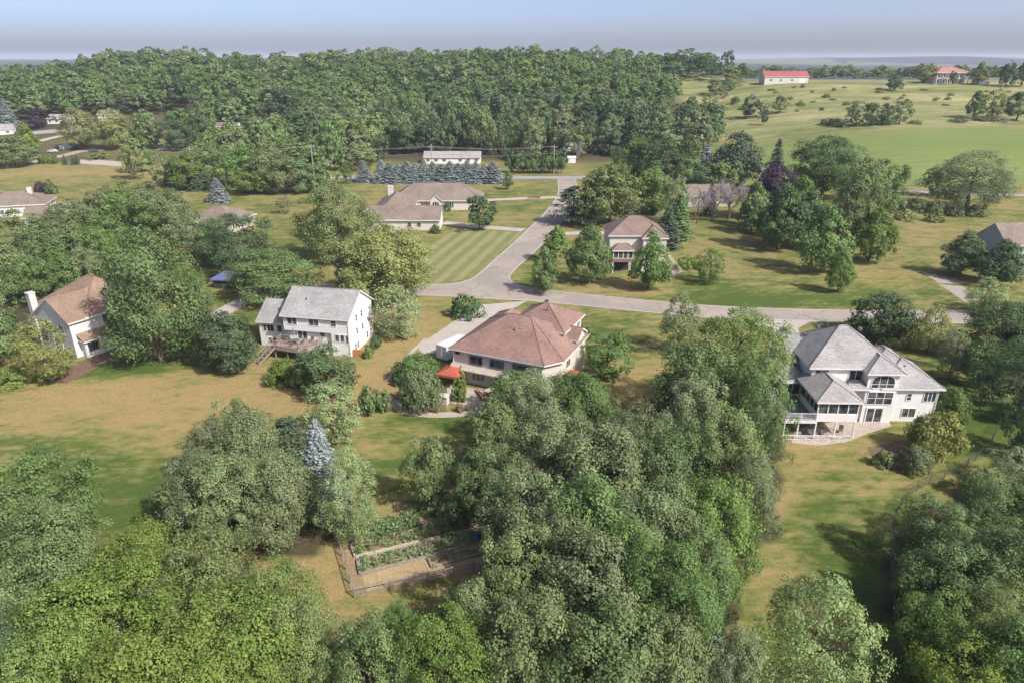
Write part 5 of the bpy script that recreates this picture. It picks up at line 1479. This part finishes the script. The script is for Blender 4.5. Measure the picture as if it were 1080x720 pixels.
# on the wooden deck
def DK(X, Y): return loc(DO, DR, X, Y)
table(DK(2.6, -1.6), 0, .65, 'round dark patio table in the middle of the wooden deck', z=2.2)
chair(DK(1.5, -1.6), R_(80), 'dark patio chair on the wooden deck, left of the round table', z=2.2)
chair(DK(3.7, -1.5), R_(-100), 'dark patio chair on the wooden deck, right of the round table', z=2.2)
chair(DK(2.5, -2.6), R_(170), 'dark patio chair at the front of the wooden deck', z=2.2)
chair(DK(4.9, -.5), R_(-15), 'dark patio chair against the wall at the right of the wooden deck', z=2.2)
g_ = empty('grill', (*DK(.4, -.3), 2.2), R_(-10), 'black covered grill at the left corner of the wooden deck', 'grill')
b = MB(); b.box(-.5, .5, -.25, .25, .05, .8); b.build('cart', 'dark_frame', g_); b = MB(); b.bar((-.42, 0, .82), (.42, 0, .82), .26, 0, 12); b.build('lid', 'dark_frame', g_)
u_ = empty('parasol', (*DK(1.9, -.6), 2.2), 0, 'closed dark parasol standing on the wooden deck by the glass door', 'parasol')
b = MB(); b.bar((0, 0, 0), (0, 0, 2.5), .03, 0, 6); b.bar((0, 0, 0), (0, 0, .08), .28, 0, 10); b.build('pole', 'dark_frame', u_); b = MB(); b.bar((0, 0, 1.1), (0, 0, 2.5), .16, 0, 8, .04); b.build('cloth', 'grey_deck', u_)
# patio of the rose roofed house
table(P(517, 416), 0, .8, 'round pale table on the stone patio of the rose roofed house', 'pale_timber')
for du, dv, rz_, lb in ((-6, 1, 80, 'left of'), (7, 1, -80, 'right of'), (1, -4, 0, 'behind'), (0, 5, 180, 'in front of')):
    chair(P(517 + du, 416 + dv), R_(rz_), f'brown patio chair {lb} the round pale table on the stone patio', 'old_timber')
b = MB(); rd2 = random.Random(2)
for (x0, y0), (x1, y1) in ((P(503, 412), P(511, 424)),): 
    T = empty('low_wall', (0, 0, 0), 0, 'low red brick garden wall on the patio of the rose roofed house', 'wall'); bb = MB(); bb.bar((x0, y0, .2), (x1, y1, .2), .3, 0, 4); bb.build('brickwork', 'brick', T)
# under the white deck
chair(P(868, 458), R_(20), 'patio chair under the porch of the grey roofed house, near the wall'); chair(P(886, 456), R_(-30), 'patio chair at the right post below the screened porch')
table(P(856, 459), 0, .6, 'dark round table in the shade under the white deck')
H = empty('bench', (*P(434, 431), 0), R_(-28), 'dark weathered bench tucked in the bed by the curved path', 'bench')
b = MB(); b.box(-.9, .9, -.25, .25, .4, .47); b.build('seat', 'old_timber', H); b = MB(); b.box(-.9, .9, .22, .28, .47, .95); b.build('backrest', 'old_timber', H)
for x in (-.8, .8): b = MB(); b.box(x - .04, x + .04, -.22, .22, 0, .4); b.build('leg', 'old_timber', H)

# ---- garden
def PP(*a): return [P(*q) for q in a]
fence_px = [(357, 573), (362, 590), (368, 610), (374, 630)]
F_ = empty('garden_fence', (*P(357, 573), 0), 0, 'weathered post and wire fence around the left and near sides of the garden', 'fence')
ox, oy = P(357, 573); line_ = PP((357, 573), (374, 630), (412, 622), (452, 613), (500, 603)); posts = []
for (x0, y0), (x1, y1) in zip(line_[:-1], line_[1:]):
    n = max(1, int(math.hypot(x1 - x0, y1 - y0) / 1.7)); posts += [(x0 + (x1 - x0) * i / n, y0 + (y1 - y0) * i / n) for i in range(n)]
posts.append(line_[-1])
for x, y in posts: b = MB(); b.bar((x - ox, y - oy, -.2), (x - ox, y - oy, 1.15), .07, 0, 6); b.build('post', 'old_timber', F_)
b = MB()
for (x0, y0), (x1, y1) in zip(posts[:-1], posts[1:]):
    for z in (.25, .5, .75, 1.0): b.bar((x0 - ox, y0 - oy, z), (x1 - ox, y1 - oy, z), .012, 0, 3)
    for i in range(8):
        t = i / 8; b.bar((x0 - ox + (x1 - x0) * t, y0 - oy + (y1 - y0) * t, .05), (x0 - ox + (x1 - x0) * t, y0 - oy + (y1 - y0) * t, 1.0), .008, 0, 3)
b.build('wire_mesh', 'wire', F_)
b = MB()
for (x0, y0), (x1, y1) in zip(posts[:-1], posts[1:]): b.bar((x0 - ox, y0 - oy, 1.08), (x1 - ox, y1 - oy, 1.08), .045, 0, 4)
b.build('rail', 'old_timber', F_)
sheet('garden_soil', PP((360, 573), (375, 627), (512, 600), (512, 545), (440, 546)), 'dirt', .03)
sheet('garden_path', PP((382, 607), (386, 624), (450, 609), (516, 590), (510, 572)), 'straw', .05)
rg = random.Random(9)


def plants(par, quad, z, n, hh, mat='garden_leaves', name='plants', sz=.22):
    """leafy rows inside the quad (a, b, c, d)"""
    global rng
    rng = np.random.default_rng(n); C = []; N = []; SZ = []
    a, b_, c_, d_ = [np.array(q) for q in quad]
    rows = 4
    for i in range(n):
        s = (rng.integers(rows) + .5 + rng.normal() * .13) / rows; t = rng.random(); t = (round(t * 16) + rng.normal() * .22) / 16
        t = min(max(t, .02), .98); p = (a * (1 - t) + b_ * t) * (1 - s) + (d_ * (1 - t) + c_ * t) * s
        hloc = hh * (.55 + .6 * math.sin(t * 9 + s * 4) ** 2)
        for _ in range(5):
            C.append((p[0] + rng.normal() * .13, p[1] + rng.normal() * .13, z + rng.random() * hloc)); N.append(rng.normal(size=3) * .6 + np.array([0, 0, .6])); SZ.append(sz * (.5 + rng.random()))
    me = leaf_mesh(name, quads_from(np.array(C), np.array(N), np.array(SZ), .5)); me.materials.append(MAT[mat])
    o = bpy.data.objects.new(name, me); COL.objects.link(o); o.parent = par; return o


for px, lb, tm, hh in (([(370, 575), (500, 544), (504, 557), (375, 588)], 'farthest raised garden bed with a pale timber edge, green plants inside', 'pale_timber', .8),
                       ([(377, 592), (507, 562), (510, 572), (380, 606)], 'nearest raised garden bed with sparse grey green plants and dark timber edge', 'old_timber', .55),
                       ([(386, 610), (400, 607), (402, 611), (388, 615)][:0] or [(452, 590), (512, 576), (514, 583), (456, 599)], 'shaded bare garden bed at the right end of the straw path', 'old_timber', .2)):
    q = PP(*px); B = empty('raised_bed', (0, 0, 0), 0, lb, 'garden bed')
    for i in range(4):
        b = MB(); (x0, y0), (x1, y1) = q[i], q[(i + 1) % 4]; b.bar((x0, y0, .16), (x1, y1, .16), .17, 0, 4); b.build('timber', tm, B)
    b = MB(); b.add([(x, y, .2) for x, y in q], [(0, 1, 2, 3)]); b.build('soil', 'dirt', B)
    plants(B, q, .2, 420 if hh > .3 else 60, hh)
# stakes in the beds
for u, v in ((392, 580), (405, 577), (420, 574), (436, 571), (380, 601), (398, 596), (450, 584)):
    x, y = P(u, v); T = MB(); T.bar((x, y, 0), (x, y, 1.4), .025, 0, 5); o = T.build('plant_stake', 'pale_timber'); tag(o, 'thin pale stake standing in the garden beds', 'stake', 'stakes in the garden beds')
H = empty('barrel', (*P(503, 570), 0), 0, 'blue plastic barrel in the shade at the right end of the garden', 'barrel')
b = MB(); b.bar((0, 0, 0), (0, 0, .45), .27, 0, 14, .31); b.bar((0, 0, .45), (0, 0, .9), .31, 0, 14, .27); b.build('drum', 'blue_plastic', H); b = MB(); b.bar((0, 0, .9), (0, 0, .94), .29, 0, 14); b.build('lid', 'blue_plastic', H)
# tall grass growing beyond the beds
plants(None, PP((385, 556), (440, 540), (445, 556), (388, 572)), 0, 900, .8, 'garden_leaves', 'weeds', .26)['kind'] = 'stuff'

# ---- power line in the middle distance
PO = 'wooden power poles in front of the wooded hill'
pole_xy = [at(205, 186), at(331, 184), at(456, 184), at(584, 184)]; tops = []
for i, (x, y) in enumerate(pole_xy):
    H = empty('power_pole', (x, y, float(zg(x, y))), R_(90), 'wooden power pole with a crossarm along the cross road before the wooded hill', 'power pole', PO)
    b = MB(); b.bar((0, 0, 0), (0, 0, 12), .22, 0, 8, .15); b.build('pole', 'pale_bark', H)
    b = MB(); b.box(-.08, .08, -1.3, 1.3, 10.9, 11.1); b.build('crossarm', 'pale_bark', H)
    b = MB()
    for s_ in (-1.2, 0, 1.2): b.bar((0, s_, 11.1), (0, s_, 11.35), .06, 0, 6)
    b.build('insulator', 'white_trim', H); tops.append((x, y))
for j, (dz, dx) in enumerate(((11.3, -1.2), (11.3, 1.2), (8.6, 0))):
    b = MB()
    for (x0, y0), (x1, y1) in zip(tops[:-1], tops[1:]):
        z0, z1 = float(zg(x0, y0)) + dz, float(zg(x1, y1)) + dz; n = 10
        pt = [(x0 + (x1 - x0) * i / n, y0 + dx + (y1 - y0) * i / n, z0 + (z1 - z0) * i / n - 1.2 * math.sin(math.pi * i / n)) for i in range(n + 1)]
        for a_, c_ in zip(pt[:-1], pt[1:]): b.bar(a_, c_, .045, 0, 3)
    o = b.build('power_line', 'wire'); tag(o, ['far upper overhead wire along the cross road', 'near upper overhead wire along the cross road', 'lowest overhead wire along the cross road'][j] + ' before the wooded hill', 'wire')


def car(x, y, rz, mat, label):
    C = empty('parked_car', (x, y, float(zg(x, y)) + .05), rz, label, 'car')
    b = MB(); pr_ = [(-2.2, .35), (-2.25, .8), (-1.5, .95), (-.9, 1.42), (.7, 1.45), (1.35, .98), (2.15, .85), (2.25, .4)]
    n = len(pr_)
    V = [(px, -.85 if z < 1.2 else -.68, z) for px, z in pr_] + [(px, .85 if z < 1.2 else .68, z) for px, z in pr_]
    b.add(V, [(i, (i + 1) % n, n + (i + 1) % n, n + i) for i in range(n)] + [tuple(range(n))[::-1], tuple(range(n, 2 * n))]); b.build('body', mat, C)
    b = MB()
    b.add([(-.95, -.76, 1.36), (-1.4, -.84, 1.0), (1.25, -.84, 1.02), (.72, -.74, 1.38), (-.95, .76, 1.36), (-1.4, .84, 1.0), (1.25, .84, 1.02), (.72, .74, 1.38)], [(0, 1, 2, 3), (4, 5, 6, 7), (0, 4, 5, 1), (3, 2, 6, 7)]); b.build('window', 'window_glass', C)
    for wx in (-1.4, 1.4):
        for wy in (-.82, .82):
            b = MB(); b.bar((wx, wy - .1, .32), (wx, wy + .1, .32), .32, 0, 14); b.build('wheel', 'rubber', C)
    return C


x, y = at(56, 161); car(x, y, R_(10), 'car_white', 'white car at the left end of the far left gravel yard')
x, y = at(78, 158); car(x, y, R_(80), 'car_grey', 'dark car beside the white van in the far left gravel yard')
x, y = at(99, 161); car(x, y, R_(10), 'car_grey', 'dark car in the shade of the large olive maples')
x, y = at(165, 151); car(x, y, R_(15), 'car_grey', 'dark car parked below the green tree on the far lawn')
x, y = at(390, 226); car(x, y, R_(20), 'car_white', 'white car by the left end of the brown ranch house')
V_ = empty('van', (*at(70, 157), 0), R_(80), 'white box van parked in the far left gravel yard', 'van')
b = MB(); b.box(-3.2, 1.6, -1.1, 1.1, .5, 3.2); b.build('cargo_box', 'car_white', V_)
b = MB(); b.add([(1.65, -1, .45), (3.3, -1, .45), (3.3, -1, 1.3), (2.6, -1, 2.2), (1.65, -1, 2.2), (1.65, 1, .45), (3.3, 1, .45), (3.3, 1, 1.3), (2.6, 1, 2.2), (1.65, 1, 2.2)], [(0, 1, 2, 3, 4), (5, 6, 7, 8, 9), (1, 2, 7, 6), (2, 3, 8, 7), (3, 4, 9, 8), (0, 4, 9, 5), (0, 1, 6, 5)]); b.build('cab', 'car_white', V_)
for wx in (-2, 2.3):
    for wy in (-1, 1): b = MB(); b.bar((wx, wy - .12, .42), (wx, wy + .12, .42), .42, 0, 14); b.build('wheel', 'rubber', V_)


def mailbox(u, v, label):
    M_ = empty('mailbox', (*P(u, v), 0), R_(20), label, 'mailbox')
    b = MB(); b.bar((0, 0, 0), (0, 0, 1.05), .06, 0, 4); b.build('post', 'old_timber', M_)
    b = MB(); b.bar((-.28, 0, 1.15), (.28, 0, 1.15), .14, 0, 8); b.build('box', 'dark_frame', M_)


mailbox(544, 242.5, 'dark mailbox at the mouth of the near ranch drive'); mailbox(576, 311.5, 'dark mailbox under the young tree at the street corner'); mailbox(573, 252, 'dark mailbox at the drive of the two storey house')
S3 = empty('entry_sign', (*P(563, 210), 0), R_(-8), 'low brown sign board on the verge at the far ranch drive', 'sign')
b = MB(); b.box(-2.2, 2.2, -.08, .08, .3, .95); b.build('board', 'brick', S3)
for x in (-2.0, 2.0): b = MB(); b.bar((x, 0, 0), (x, 0, 1.1), .09, 0, 4); b.build('post', 'old_timber', S3)
# curved dark fence line at the right edge of the lawn
F2 = empty('wire_fence', (0, 0, 0), 0, 'dark wire fence curving along the right edge of the lower right lawn', 'fence')
ln = smooth(PP((1046, 395), (1053, 420), (1057, 440), (1045, 470), (1018, 495), (955, 520), (938, 560), (940, 620), (950, 700)), 2); last = None; b = MB()
pz = []
for (x0, y0), (x1, y1) in zip(ln[:-1], ln[1:]):
    if last is None or math.hypot(x0 - last[0], y0 - last[1]) > 2.2: pz.append((x0, y0)); last = (x0, y0)
for x, y in pz: c_ = MB(); c_.bar((x, y, 0), (x, y, 1.15), .045, 0, 5); c_.build('post', 'dark_frame', F2)
for (x0, y0), (x1, y1) in zip(pz[:-1], pz[1:]):
    for z in (.2, .45, .7, .95, 1.1): b.bar((x0, y0, z), (x1, y1, z), .018, 0, 3)
b.build('wire_mesh', 'dark_frame', F2)
# ------------------------------------------------------------------ air
b = MB(); b.box(-11000, 11000, -600, 11000, -8, 90)
k = NT('haze'); k.t.nodes.remove(k.b)
pv = k.n('VolumePrincipled'); pv.inputs['Color'].default_value = (0.74, 0.84, 1.0, 1); pv.inputs['Density'].default_value = 0.00011
pv.inputs['Anisotropy'].default_value = 0.0
k.l(pv.outputs[0], k.out.inputs['Volume']); MAT['haze'] = k.m
hz = b.build('haze', 'haze'); tag(hz, kind='stuff')
